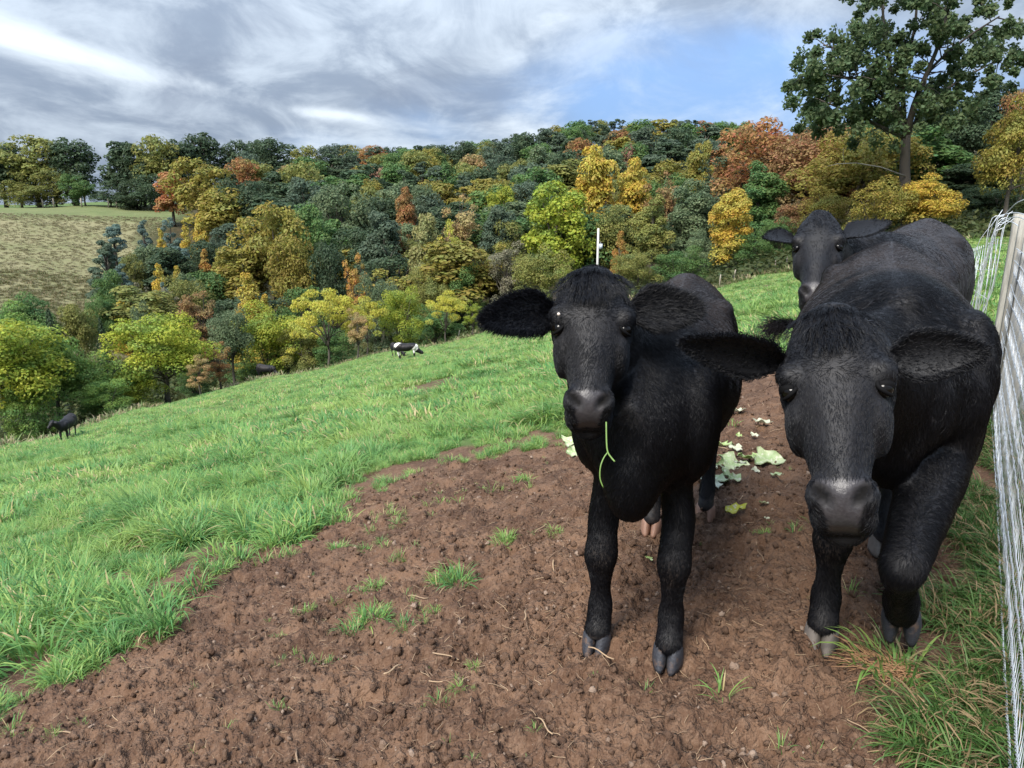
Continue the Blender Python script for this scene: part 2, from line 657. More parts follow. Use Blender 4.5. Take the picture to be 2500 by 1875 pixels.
def grass_clump(seed, blades=46, length=0.24, spread=0.075, droop=1.0, width=0.0042, dry=0.06, segs=5, comb=0.0):
    g = np.random.default_rng(seed)
    V, Q, var, tip = [], [], [], []
    n = 0
    for _ in range(blades):
        a = g.uniform(0, 2 * math.pi)
        rad = spread * math.sqrt(g.uniform())
        b = np.array([math.cos(a) * rad, math.sin(a) * rad, -0.01])
        da = a + g.normal(0, 0.7)
        hd = np.array([math.cos(da), math.sin(da), 0]) + np.array([comb, 0.2 * comb, 0])
        hd /= np.linalg.norm(hd) + 1e-9
        Ln = length * g.uniform(0.5, 1.15)
        th0, th1 = g.uniform(0.05, 0.45), g.uniform(0.5, 1.9) * droop
        side = np.array([-hd[1], hd[0], 0])
        tw = g.uniform(-0.6, 0.6)
        p = b.copy()
        w0 = width * g.uniform(0.7, 1.3)
        dry_b = 1.0 if g.uniform() < dry else 0.0
        vv = g.uniform(-1, 1)
        for k in range(segs + 1):
            s = k / segs
            th = th0 + th1 * s ** 1.4
            if k:
                p = p + (hd * math.sin(th) + np.array([0, 0, math.cos(th)])) * Ln / segs
            w = w0 * (0.75 + 0.6 * s - 1.33 * s ** 2.2)
            sv = side * math.cos(tw * s) + np.array([0, 0, math.sin(tw * s)])
            V += [p - sv * w, p + sv * w]
            var += [vv, vv]
            tip += [dry_b, dry_b]
            if k:
                Q.append([n + 2 * k - 2, n + 2 * k - 1, n + 2 * k + 1, n + 2 * k])
        n += 2 * (segs + 1)
    return np_mesh('blade_clump', np.array(V), np.array(Q), None, True, {'var': var, 'dry': tip})


def grass_material(name, c1, c2, c3, dryc, trans=0.35):
    g = NT(name)
    rnd = g.new('ShaderNodeObjectInfo').outputs['Random']
    c = g.mix(g.step(rnd, 0.0, 1.0), c1, c2)
    c = g.mix(g.step(g.attr('var'), 0.0, 1.0), c, c3)
    ps = g.new('ShaderNodeNewGeometry').outputs['Position']
    c = g.mix(g.math('MULTIPLY', g.step(g.noise(0.42, 4, 0.6, ps), 0.44, 0.66), 0.75), c, c3)
    c = g.mix(g.math('MULTIPLY', g.step(g.noise(0.9, 3, 0.5, ps), 0.5, 0.7), 0.6), c, c1)
    c = g.mix(g.attr('dry'), c, dryc)
    tr = g.new('ShaderNodeBsdfTranslucent')
    g.L.new(c, tr.inputs[0])
    mx = g.new('ShaderNodeMixShader')
    mx.inputs[0].default_value = trans
    g.L.new(g.bsdf(c, 0.5, Specular_IOR_Level=0.35), mx.inputs[1])
    g.L.new(tr.outputs[0], mx.inputs[2])
    return g.out(mx.outputs[0])


def rand_sector(n, r0, r1, a0, a1, g):
    r = np.sqrt(g.uniform(r0 * r0, r1 * r1, n))
    a = np.radians(g.uniform(a0, a1, n))
    return r * np.sin(a), r * np.cos(a)


def make_grass():
    g = np.random.default_rng(3)
    mat = grass_material('grass_blades', (0.078, 0.215, 0.062), (0.170, 0.320, 0.075), (0.275, 0.370, 0.090), (0.42, 0.34, 0.17))
    src = [grass_clump(100 + i, 54, 0.16, 0.085, 1.1, comb=0.5) for i in range(4)]           # 0-3 short lush
    src += [grass_clump(120 + i, 56, 0.27, 0.10, 1.35, 0.0048, comb=0.7) for i in range(4)]   # 4-7 long flopped tussocks
    src += [grass_clump(140 + i, 14, 0.14, 0.05, 0.9, 0.0035, 0.15) for i in range(3)]       # 8-10 thin
    src += [grass_clump(160 + i, 64, 0.15, 0.26, 1.2, 0.011, 0.12, 3, 0.5) for i in range(3)]     # 11-13 far, broad blades
    P_, S_, I_ = [], [], []

    def lay(n, r0, r1, a0, a1, idx, smin, smax, keep, zoff=0.0):
        x, y = rand_sector(n, r0, r1, a0, a1, g)
        k = keep(x, y)
        x, y = x[k], y[k]
        z = ground(x, y) + zoff
        P_.append(np.stack([x, y, z], 1))
        tus = 0.6 + 0.85 * sstep(fbm(x * 1.1, y * 1.1, 3, 91), -0.35, 0.45)
        S_.append(g.uniform(smin, smax, len(x)) * tus * .88)
        I_.append(g.choice(idx, len(x)))

    fence_s = lambda x, y: x * FNOR[0] + y * FNOR[1]
    bare = lambda x, y: fbm(x * 0.45, y * 0.45, 4, 77) < 0.40 + g.uniform(-.05, .1, len(x))
    def left(x, y):
        sd = dirt_sd(x, y) + 0.10 + 0.25 * fbm(x * 1.7, y * 1.7, 3, 63)
        tuft = fbm(x * 4.5, y * 4.5, 2, 64)
        return (sd > 0.02) & (tuft > 0.46 - 0.62 * sd) & (fence_s(x, y) < 0.0) & bare(x, y)
    lay(11000, 1.4, 9, -46, 44, [0, 1, 2, 3], 0.65, 1.15, left)
    lay(8200, 1.4, 9, -46, 44, [4, 5, 6, 7], 0.55, 1.2, lambda x, y: left(x, y) & (fbm(x * 0.9, y * 0.9, 3, 19) > -0.16))
    lay(16000, 9, 22, -43, 40, [0, 1, 2, 3, 11, 12, 13], 0.75, 1.35, lambda x, y: (dirt_sd(x, y) > 0) & bare(x, y))
    lay(7000, 9, 22, -43, 40, [4, 5, 6, 7], 0.8, 1.5, lambda x, y: (dirt_sd(x, y) > 0) & (fbm(x * 0.5, y * 0.5, 3, 19) > 0.05))
    lay(36000, 22, 74, -42, 38, [11, 12, 13], 0.6, 1.15, lambda x, y: (np.hypot(x, y) < edge_r(x, y) + 12) & bare(x, y))
    # edge tufts and scattered survivors inside the trodden soil
    fringe = lambda x, y: (np.abs(dirt_sd(x, y) - .1) < 0.34) & (fence_s(x, y) < -0.9) & (fbm(x * 4.5, y * 4.5, 2, 66) > .12)
    lay(2600, 1.4, 8, -44, 36, [8, 9, 10, 0, 1], 0.6, 1.1, fringe)
    lay(700, 1.4, 6, -40, 30, [8, 9, 10], 0.25, 0.6, lambda x, y: (dirt_sd(x, y) < 0) & (fbm(x * 1.6, y * 1.6, 3, 23) > 0.22))
    for px, py, s, k in ((820, 1335, .8, 3), (905, 1435, .7, 4), (1085, 1425, .9, 5), (905, 1515, .9, 4), (1010, 1520, .5, 2), (1240, 1315, .6, 3),
                         (1275, 1180, .7, 3), (530, 1400, 1.0, 4), (680, 1365, .9, 3), (785, 1620, .5, 2), (700, 1605, .35, 1), (940, 1335, .6, 2),
                         (1130, 1660, .35, 2), (1340, 1290, .5, 2), (1880, 1310, .4, 2), (990, 1360, .6, 3), (760, 1500, .5, 2), (1040, 1490, .5, 2)):
        c = on_land(px, py)
        for _ in range(k + 2):
            x, y = c.x + g.normal(0, .05), c.y + g.normal(0, .05)
            P_.append(np.array([[x, y, float(ground(x, y))]]))
            S_.append(np.array([s * g.uniform(.5, .9)]))
            I_.append(np.array([g.integers(8, 11) if g.uniform() < .6 else g.integers(0, 4)]))
    Pn, Sn, In = np.concatenate(P_), np.concatenate(S_), np.concatenate(I_)
    rot = np.stack([g.normal(0, .12, len(Pn)), g.normal(0, .12, len(Pn)), g.uniform(-0.9, 0.9, len(Pn)) + np.where(g.uniform(size=len(Pn)) < .4, g.uniform(0, 6.28, len(Pn)), math.pi * 0.95)], 1)
    scatter('pasture_grass', 'lush green pasture grass covering the sloping field', 'grass', Pn, rot, Sn, In, src, mat)

    # rough strip under the wire fence: greener and drier blades mixed
    mat2 = grass_material('verge_blades', (0.050, 0.125, 0.030), (0.085, 0.185, 0.040), (0.125, 0.20, 0.055), (0.32, 0.225, 0.12))
    src2 = [grass_clump(200 + i, 30, 0.25, 0.07, 1.5, 0.0036, 0.30, comb=1.2) for i in range(5)]
    src2 += [grass_clump(230 + i, 40, 0.14, 0.06, 1.1, 0.004, 0.15, comb=0.6) for i in range(3)]
    x, y = rand_sector(15000, 1.0, 9, 10, 42, g)
    s = fence_s(x, y)
    k = (dirt_sd(x, y) > 0.05) & (s > -1.3) & (s < 0.9) & (np.hypot(x - 1.12, y - 2.20) > .34) & (fbm(x * 2.1, y * 2.1, 3, 57) > -0.30)
    x, y = x[k], y[k]
    pts = np.stack([x, y, ground(x, y)], 1)
    rot = np.stack([g.normal(0, .2, len(x)), g.normal(0, .2, len(x)), g.normal(math.pi, 0.8, len(x))], 1)
    scatter('verge_grass', 'long mixed green and dry grass along the foot of the wire fence', 'grass', pts, rot, g.uniform(.45, .95, len(x)), g.integers(0, 8, len(x)), src2, mat2)

    # rough tan grass on the far open hillside
    mat3 = grass_material('meadow_blades', (0.165, 0.165, 0.078), (0.235, 0.205, 0.115), (0.20, 0.185, 0.092), (0.28, 0.235, 0.145), 0.3)
    src3 = [grass_clump(260 + i, 40, 1.0, 1.1, 0.9, 0.07, 0.3, 3) for i in range(3)]
    x, y = rand_sector(15000, 84, 172, -46, -19, g)
    k = (np.degrees(np.arctan2(x, y)) + 4 * fbm(x * .05, y * .05, 3, 15) < -25)
    x, y = x[k], y[k]
    pts = np.stack([x, y, land(x, y)], 1)
    rot = np.stack([g.normal(0, .15, len(x)), g.normal(0, .15, len(x)), g.uniform(0, 6.28, len(x))], 1)
    scatter('meadow_grass', 'rough tan grass on the open hillside meadow', 'grass', pts, rot, g.uniform(.12, .32, len(x)), g.integers(0, 3, len(x)), src3, mat3)
    k = (np.hypot(x, y) + 6 * fbm(x * .04, y * .04, 3, 25) < 128) & (g.uniform(size=len(x)) < .75)
    xl, yl = x[k] + g.normal(0, .6, k.sum()), y[k] + g.normal(0, .6, k.sum())
    ptl = np.stack([xl, yl, land(xl, yl)], 1)
    rotl = np.stack([g.normal(0, .15, len(xl)), g.normal(0, .15, len(xl)), g.uniform(0, 6.28, len(xl))], 1)
    mat5 = grass_material('rough_green_blades', (.105, .130, .045), (.145, .155, .060), (.14, .14, .055), (.27, .21, .12), .3)
    scatter('rough_grass', 'olive green rough grass on the lower part of the open hillside', 'grass', ptl, rotl, g.uniform(.2, .5, len(xl)), g.integers(0, 3, len(xl)), [m.copy() for m in src3], mat5)
    for o in bpy.data.collections['rough_grass_sources'].objects:
        o.data.materials.clear()
        o.data.materials.append(mat5)
    # pale bent grass below the near trees at the field's lower edge
    x, y = rand_sector(9000, 30, 82, -42, 36, g)
    e = np.hypot(x, y) - edge_r(x, y)
    k = (e > -1.5) & (e < 16) & (fbm(x * .2, y * .2, 3, 33) > -0.15)
    x, y = x[k], y[k]
    pts = np.stack([x, y, land(x, y)], 1)
    rot = np.stack([g.normal(0, .15, len(x)), g.normal(0, .15, len(x)), g.uniform(0, 6.28, len(x))], 1)
    mat4 = grass_material('edge_blades', (0.10, 0.15, 0.045), (0.23, 0.19, 0.10), (0.12, 0.18, 0.05), (0.30, 0.24, 0.14), 0.25)
    scatter('edge_grass', 'rough half dry grass along the lower edge of the field', 'grass', pts, rot, g.uniform(.25, .6, len(x)), g.integers(0, 3, len(x)), [m.copy() for m in src3], mat4)
    for o in bpy.data.collections['edge_grass_sources'].objects:
        o.data.materials.clear()
        o.data.materials.append(mat4)


def clod(seed, n=7, rough=0.75):
    g = np.random.default_rng(seed)
    mb = MB()
    mb.ellip((0, 0, 0), (1, g.uniform(.7, 1), g.uniform(.5, .8)), n=n)
    v = np.concatenate(mb.v)
    d = v / (np.linalg.norm(v, axis=1, keepdims=True) + 1e-9)
    v = v * (1 + rough * fbm(d[:, 0] * 1.7 + seed * 3.1, d[:, 1] * 1.7 + d[:, 2] * 2.3, 3, seed))[:, None]
    return np_mesh('clod', v, np.concatenate(mb.q), np.concatenate(mb.t), False)


def make_soil_bits():
    g = np.random.default_rng(5)
    s = NT('soil_crumbs')
    rnd = s.new('ShaderNodeObjectInfo').outputs['Random']
    c = s.mix(rnd, (0.082, 0.047, 0.030), (0.168, 0.106, 0.070))
    c = s.mix(s.step(rnd, 0.90, 0.98), c, (0.34, 0.25, 0.19))
    n = s.noise(2.5, 4, 0.6)
    mat = s.out(s.bsdf(s.mix(s.math('MULTIPLY', n, 0.4), c, (0.095, 0.056, 0.037)), 0.9, s.bump(n, 0.5, 0.2), Specular_IOR_Level=0.2))
    x, y = rand_sector(110000, 1.1, 7.5, -42, 38, g)
    k = (dirt_sd(x, y) < 0.10) & (g.uniform(size=len(x)) < 0.55 + 0.45 * sstep(fbm(x * 2, y * 2, 3, 71), -.2, .4)) & (g.uniform(size=len(x)) < np.clip(2.6 / np.hypot(x, y), 0, 1))
    x, y = x[k], y[k]
    sc = 0.0036 * np.exp(g.normal(0, 0.75, len(x))).clip(.35, 5.0)
    z = ground(x, y) + sc * 0.25
    rot = g.uniform(0, 6.28, (len(x), 3))
    scatter('soil_crumbs', 'brown crumbs and clods of trodden soil', 'soil', np.stack([x, y, z], 1), rot, sc, g.integers(0, 7, len(x)), [clod(i + 1) for i in range(7)], mat)
    # straw, stems, rootlets
    w = NT('straw_bits')
    rnd = w.new('ShaderNodeObjectInfo').outputs['Random']
    mat = w.out(w.bsdf(w.mix(rnd, (0.11, 0.065, 0.040), (0.36, 0.25, 0.15)), 0.8))
    src = []
    for i in range(6):
        h = np.random.default_rng(40 + i)
        mb = MB()
        t = np.linspace(-.5, .5, 6)
        mb.tube(np.stack([t, .10 * np.sin(t * h.uniform(2, 6)) * h.uniform(-1, 1), .08 * np.cos(t * h.uniform(3, 7)) * h.uniform(-.5, 1)], 1), np.full(6, h.uniform(.014, .04)), 4)
        src.append(mb.mesh('straw'))
    x, y = rand_sector(12000, 1.1, 7.5, -42, 40, g)
    k = (dirt_sd(x, y) < 0.12) & (fbm(x * 1.5, y * 1.5, 3, 83) > -0.15 - 0.2 * g.uniform(size=len(x))) & (g.uniform(size=len(x)) < np.clip(3.0 / np.hypot(x, y), 0, 1))
    x, y = x[k], y[k]
    sc = g.uniform(.015, .05, len(x)) * np.where(g.uniform(size=len(x)) < .06, 2.2, 1)
    z = ground(x, y) + 0.006
    rot = np.stack([g.normal(0, .25, len(x)), g.normal(0, .25, len(x)), g.uniform(0, 6.28, len(x))], 1)
    sc3 = np.stack([sc, sc, sc * .7], 1)
    scatter('straw_litter', 'pale straw and rootlets lying on the bare soil', 'straw', np.stack([x, y, z], 1), rot, sc3, g.integers(0, 6, len(x)), src, mat)


make_grass()
make_soil_bits()
# ------------------------------------------------------------------ trees
def leaf_material():
    g = NT('foliage')
    oi = g.new('ShaderNodeObjectInfo')
    base, alpha, rnd = oi.outputs['Color'], oi.outputs['Alpha'], oi.outputs['Random']
    hs = g.new('ShaderNodeHueSaturation')
    g.put(hs.inputs['Hue'], g.math('ADD', g.math('MULTIPLY', g.attr('var'), 0.028), 0.5))
    g.put(hs.inputs['Value'], g.math('ADD', g.math('MULTIPLY', g.attr('var2'), 0.22), 1.0))
    g.put(hs.inputs['Color'], base)
    warm = g.new('ShaderNodeHueSaturation')
    warm.inputs['Hue'].default_value = 0.482
    warm.inputs['Value'].default_value = 1.3
    g.put(warm.inputs['Color'], hs.outputs[0])
    f = g.math('MULTIPLY', g.step(g.attr('patch'), 0.0, 0.55), alpha)
    c = g.mix(f, hs.outputs[0], warm.outputs[0])
    cool = g.new('ShaderNodeHueSaturation')
    cool.inputs['Hue'].default_value = 0.53
    cool.inputs['Saturation'].default_value = 0.9
    g.put(cool.inputs['Color'], hs.outputs[0])
    c = g.mix(g.math('MULTIPLY', g.step(g.attr('patch'), -0.05, -0.5), 0.8), c, cool.outputs[0])
    tr = g.new('ShaderNodeBsdfTranslucent')
    g.L.new(c, tr.inputs[0])
    mx = g.new('ShaderNodeMixShader')
    mx.inputs[0].default_value = 0.42
    g.L.new(g.bsdf(c, 0.62, Specular_IOR_Level=0.25), mx.inputs[1])
    g.L.new(tr.outputs[0], mx.inputs[2])
    return g.out(mx.outputs[0])


def bark_material():
    g = NT('bark')
    base = g.new('ShaderNodeObjectInfo').outputs['Color']
    mp = g.new('ShaderNodeMapping')
    g.L.new(g.pos(), mp.inputs[0])
    mp.inputs['Scale'].default_value = (40, 40, 7)
    n = g.noise(1.0, 5, 0.65, mp.outputs[0])
    c = g.mix(g.step(n, 0.3, 0.7), base, (0.05, 0.042, 0.034), 'MIX')
    return g.out(g.bsdf(c, 0.9, g.bump(n, 0.8, 0.02)))


LEAF, BARK = leaf_material(), bark_material()


def unit(v):
    return v / (np.linalg.norm(v, axis=-1, keepdims=True) + 1e-9)


def leaf_cards(pts, nrm, size, g, elong=1.6, droop=0.0, blob_id=None):
    n = len(pts)
    t = unit(np.cross(nrm, unit(g.normal(size=(n, 3)))))
    if droop:
        t = unit(t + np.array([0, 0, -droop]))
        nrm = unit(np.cross(np.cross(t, nrm), t))
    b = np.cross(nrm, t)
    s = size * g.uniform(0.6, 1.35, n)[:, None]
    w = s / elong
    fold = nrm * w * g.uniform(-.1, .5, n)[:, None]
    v = np.stack([pts - t * s, pts + b * w - fold, pts + t * s - nrm * s * .25, pts - b * w - fold], 1).reshape(-1, 3)
    q = np.arange(4 * n).reshape(-1, 4)
    var = np.repeat(g.uniform(-1, 1, n), 4)
    var2 = np.repeat(g.uniform(-1, 1, n), 4)
    c = pts * 3.2
    patch = np.repeat(fbm(c[:, 0] + 3 * c[:, 2], c[:, 1] - 2 * c[:, 2], 2, 7), 4)
    return v, q, {'var': var, 'var2': var2, 'patch': patch}


def make_variety(kind, seed, nleaf, lsize):
    g = np.random.default_rng(seed)
    bl, elong, droop, upb = [], 1.6, 0.0, 0.35
    if kind in ('round', 'tall', 'spread', 'bush'):
        cz, rx, rz, nb, b0, b1 = {'round': (.55, .35, .44, 58, .075, .135), 'tall': (.52, .23, .48, 54, .055, .105),
                                  'spread': (.56, .45, .42, 62, .075, .14), 'bush': (.46, .45, .49, 50, .08, .15)}[kind]
        sx, sy = g.uniform(.85, 1.12), g.uniform(.85, 1.12)
        while len(bl) < nb:
            d = unit(g.normal(size=3))
            if d[2] < -.75 and kind != 'bush':
                continue
            rr = g.uniform(.30, .88) if len(bl) > nb // 4 else g.uniform(.72, .92)
            top = 1 - .12 * max(d[2], 0) if kind != 'tall' else 1
            bl.append((d[0] * rx * rr * sx, d[1] * rx * rr * sy, cz + d[2] * rz * rr * top, g.uniform(b0, b1), g.uniform(.65, .95)))
    elif kind == 'cone':
        for i in range(80):
            z = g.uniform(.06, .95)
            rr = .27 * (1 - z) ** .75 * math.sqrt(g.uniform(.2, 1))
            a = g.uniform(0, 6.28)
            bl.append((math.cos(a) * rr, math.sin(a) * rr, z, .040 + .085 * (1 - z), .9))
    elif kind == 'sumac':
        elong, droop, upb = 2.6, .45, .9
        for i in range(26):
            a, rr = g.uniform(0, 6.28), math.sqrt(g.uniform(.05, 1)) * .46
            bl.append((math.cos(a) * rr, math.sin(a) * rr, .86 - .62 * rr - g.uniform(0, .30) * (1 if i % 3 else .1), g.uniform(.09, .15), .38))
    elif kind == 'pine':
        elong = 2.4
        for i in range(36):
            z = g.uniform(.22, .97)
            rr = .30 * (1.02 - z) ** .6 * math.sqrt(g.uniform(.25, 1))
            a = g.uniform(0, 6.28)
            bl.append((math.cos(a) * rr, math.sin(a) * rr, z, .055 + .06 * (1 - z), .55))
    elif kind == 'thin':
        for i in range(40):
            d = unit(g.normal(size=3))
            rr = g.uniform(.35, 1)
            bl.append((d[0] * .27 * rr, d[1] * .27 * rr, .58 + d[2] * .40 * rr, g.uniform(.045, .09), .8))
    tr = MB()
    if kind == 'spruce':
        pts, nr = [], []
        nbr = 120
        for i in range(nbr):
            z = .06 + .92 * (i / nbr)
            a = i * 2.399 + g.uniform(-.3, .3)
            ln = .24 * (1 - z) ** .85 * g.uniform(.8, 1.15) + .01
            k = max(6, int(nleaf / nbr * (1.6 * (1 - z) + .2)))
            s = np.sqrt(g.uniform(.02, 1, k))
            side = g.normal(0, .16, k) * ln * (1.1 - s)
            x = math.cos(a) * s * ln - math.sin(a) * side
            y = math.sin(a) * s * ln + math.cos(a) * side
            zz = z - .42 * ln * s ** 1.3 + g.normal(0, .006, k)
            pts.append(np.stack([x, y, zz], 1))
            nr.append(np.tile([math.cos(a) * .5, math.sin(a) * .5, .8], (k, 1)) + g.normal(0, .35, (k, 3)))
        pts, nr = np.concatenate(pts), unit(np.concatenate(nr))
        wid = 2 * np.percentile(np.hypot(pts[:, 0], pts[:, 1]), 95)
        v, q, at = leaf_cards(pts, nr, lsize, g, 2.6, .3)
        tr.tube([(0, 0, -.03), (0, 0, .4), (0, 0, .95)], [.016, .011, .002], 6)
    else:
        bl = np.array(bl)
        wts = bl[:, 3] ** 2
        bi = g.choice(len(bl), nleaf, p=wts / wts.sum())
        d = unit(g.normal(size=(nleaf, 3)))
        d[:, 2] = np.where(g.uniform(size=nleaf) < .5, np.abs(d[:, 2]), d[:, 2])
        rad = bl[bi, 3] * (g.uniform(.25 if kind == 'thin' else .55, 1.08, nleaf) ** .6)
        off = d * rad[:, None]
        off[:, 2] *= bl[bi, 4]
        pts = bl[bi, :3] + off
        pts[:, 2] = np.clip(pts[:, 2], .02, 1.0)
        zm = np.percentile(pts[:, 2], 99.8)
        pts[:, 2] /= zm
        bl[:, 2] /= zm
        wid = 2 * np.percentile(np.hypot(pts[:, 0], pts[:, 1]), 95)
        nr = unit(d * .75 + np.array([0, 0, upb]) + g.normal(0, .38, (nleaf, 3)))
        v, q, at = leaf_cards(pts, nr, lsize, g, elong, droop)
        # trunk and limbs
        h0 = {'bush': .12, 'sumac': .30, 'cone': .5, 'pine': .6}.get(kind, .34)
        lean = g.normal(0, .02, 2)
        th = {'sumac': .022, 'bush': .02, 'thin': .018}.get(kind, .024)
        top = np.array([lean[0], lean[1], .8 if kind not in ('sumac', 'bush') else .5])
        zz = np.linspace(-.03, 1, 7)
        trunk = np.stack([top[0] * zz + .008 * np.sin(zz * 9 + seed), top[1] * zz + .008 * np.cos(zz * 8), np.maximum(zz * top[2], -.03)], 1)
        tr.tube(trunk, th * np.array([1.35, 1.0, .85, .72, .55, .36, .15]), 7)
        order = g.permutation(len(bl))[:22 if kind == 'thin' else 16]
        for i in order:
            e = bl[i, :3]
            z0 = min(h0 * g.uniform(.75, 1.5), e[2] * .85)
            s = np.array([np.interp(z0, trunk[:, 2], trunk[:, 0]), np.interp(z0, trunk[:, 2], trunk[:, 1]), z0])
            mid = s * .5 + e * .5 + np.array([0, 0, .03]) + g.normal(0, .02, 3)
            tr.tube([s, s * .75 + mid * .25 + np.array([0, 0, .01]), mid, e], [th * .42, th * .36, th * .25, th * .07], 5)
            if kind == 'thin':
                for _ in range(3):
                    tr.tube([mid * .5 + e * .5, e + g.normal(0, .05, 3)], [th * .14, th * .03], 4)
    return np_mesh('crown', v, q, None, False, at), tr.mesh('trunk'), wid


VAR = {}


def variety(kind, lod, i):
    n, s = {'near': (15000, .0118), 'mid': (9500, .0150), 'far': (5200, .0205)}[lod]
    if kind == 'thin':
        n, s = int(n * .42), s * .85
    if kind == 'sumac':
        n, s = int(n * .50), s * 1.35
    if kind == 'pine':
        n, s = int(n * 1.1), s * 1.05
    if kind == 'spruce':
        n, s = int(n * .9), s * 1.0
    key = (kind, lod, i % {'near': 3, 'mid': 3, 'far': 3}[lod])
    if key not in VAR:
        c, t, wid = make_variety(kind, 1000 + 37 * key[2] + 5 * len(kind) + ord(kind[0]) + 300 * len(lod), n, s)
        c.materials.append(LEAF)
        t.materials.append(BARK)
        VAR[key] = (c, t, wid)
    return VAR[key]


C = {  # foliage colours
    'dark': (.042, .064, .032), 'teal': (.058, .082, .052), 'green': (.066, .115, .034), 'sage': (.090, .120, .060), 'lime': (.200, .235, .030),
    'light': (.120, .185, .042), 'olive': (.130, .135, .036), 'oliveg': (.190, .165, .034), 'gold': (.36, .265, .045), 'yellow': (.37, .345, .055),
    'orange': (.34, .19, .050), 'rust': (.225, .118, .045), 'red': (.36, .135, .065), 'brown': (.17, .105, .046), 'grey': (.14, .13, .085),
    'pale': (.24, .235, .090), 'blue': (.085, .130, .108), 'pink': (.22, .12, .085), 'tan': (.27, .195, .085),
}
TREES = []
TRNG = np.random.default_rng(77)


def tree(name, label, x, y, h, w, kind, col, lod, patch=0.3, group=None, bark=(.10, .085, .068), cat='tree', sink=0.0, ylen=None):
    c, t, wid = variety(kind, lod, len(TREES))
    z = float(land(x, y)) - sink
    rt = thing(name, label, cat, (x, y, z), TRNG.uniform(0, 6.28), group)
    wx = w / wid
    rt.scale = (wx, wx, h)
    co = put('crown', c, None, rt)
    v = TRNG.uniform(.88, 1.14)
    base = np.array(C[col] if isinstance(col, str) else col) * v * (1.50 if col in ('dark', 'teal', 'green', 'sage', 'olive', 'brown', 'blue', 'grey', 'light', 'pink') else 1.28)
    co.color = (*base, patch)
    tk = put('trunk', t, None, rt)
    tk.color = (*bark, 1)
    TREES.append(rt)
    return rt


ATREES = []


def at_px(name, label, px, ytop, wpx, d, kind, col, patch=.35, group=None, hmax=26, hmin=2.0, **k):
    """a tree whose top and width show where the photograph has them"""
    tp = P(px, ytop, d)
    x, y = tp.x, tp.y
    h = min(max(tp.z - float(land(x, y)), hmin), hmax)
    w = wpx * d / FPX
    ATREES.append((px, ytop, wpx, d))
    lod = 'near' if d < 80 else ('mid' if d < 135 else 'far')
    return tree(name, label, x, y, h, w, kind, col, lod, patch, group, **k)


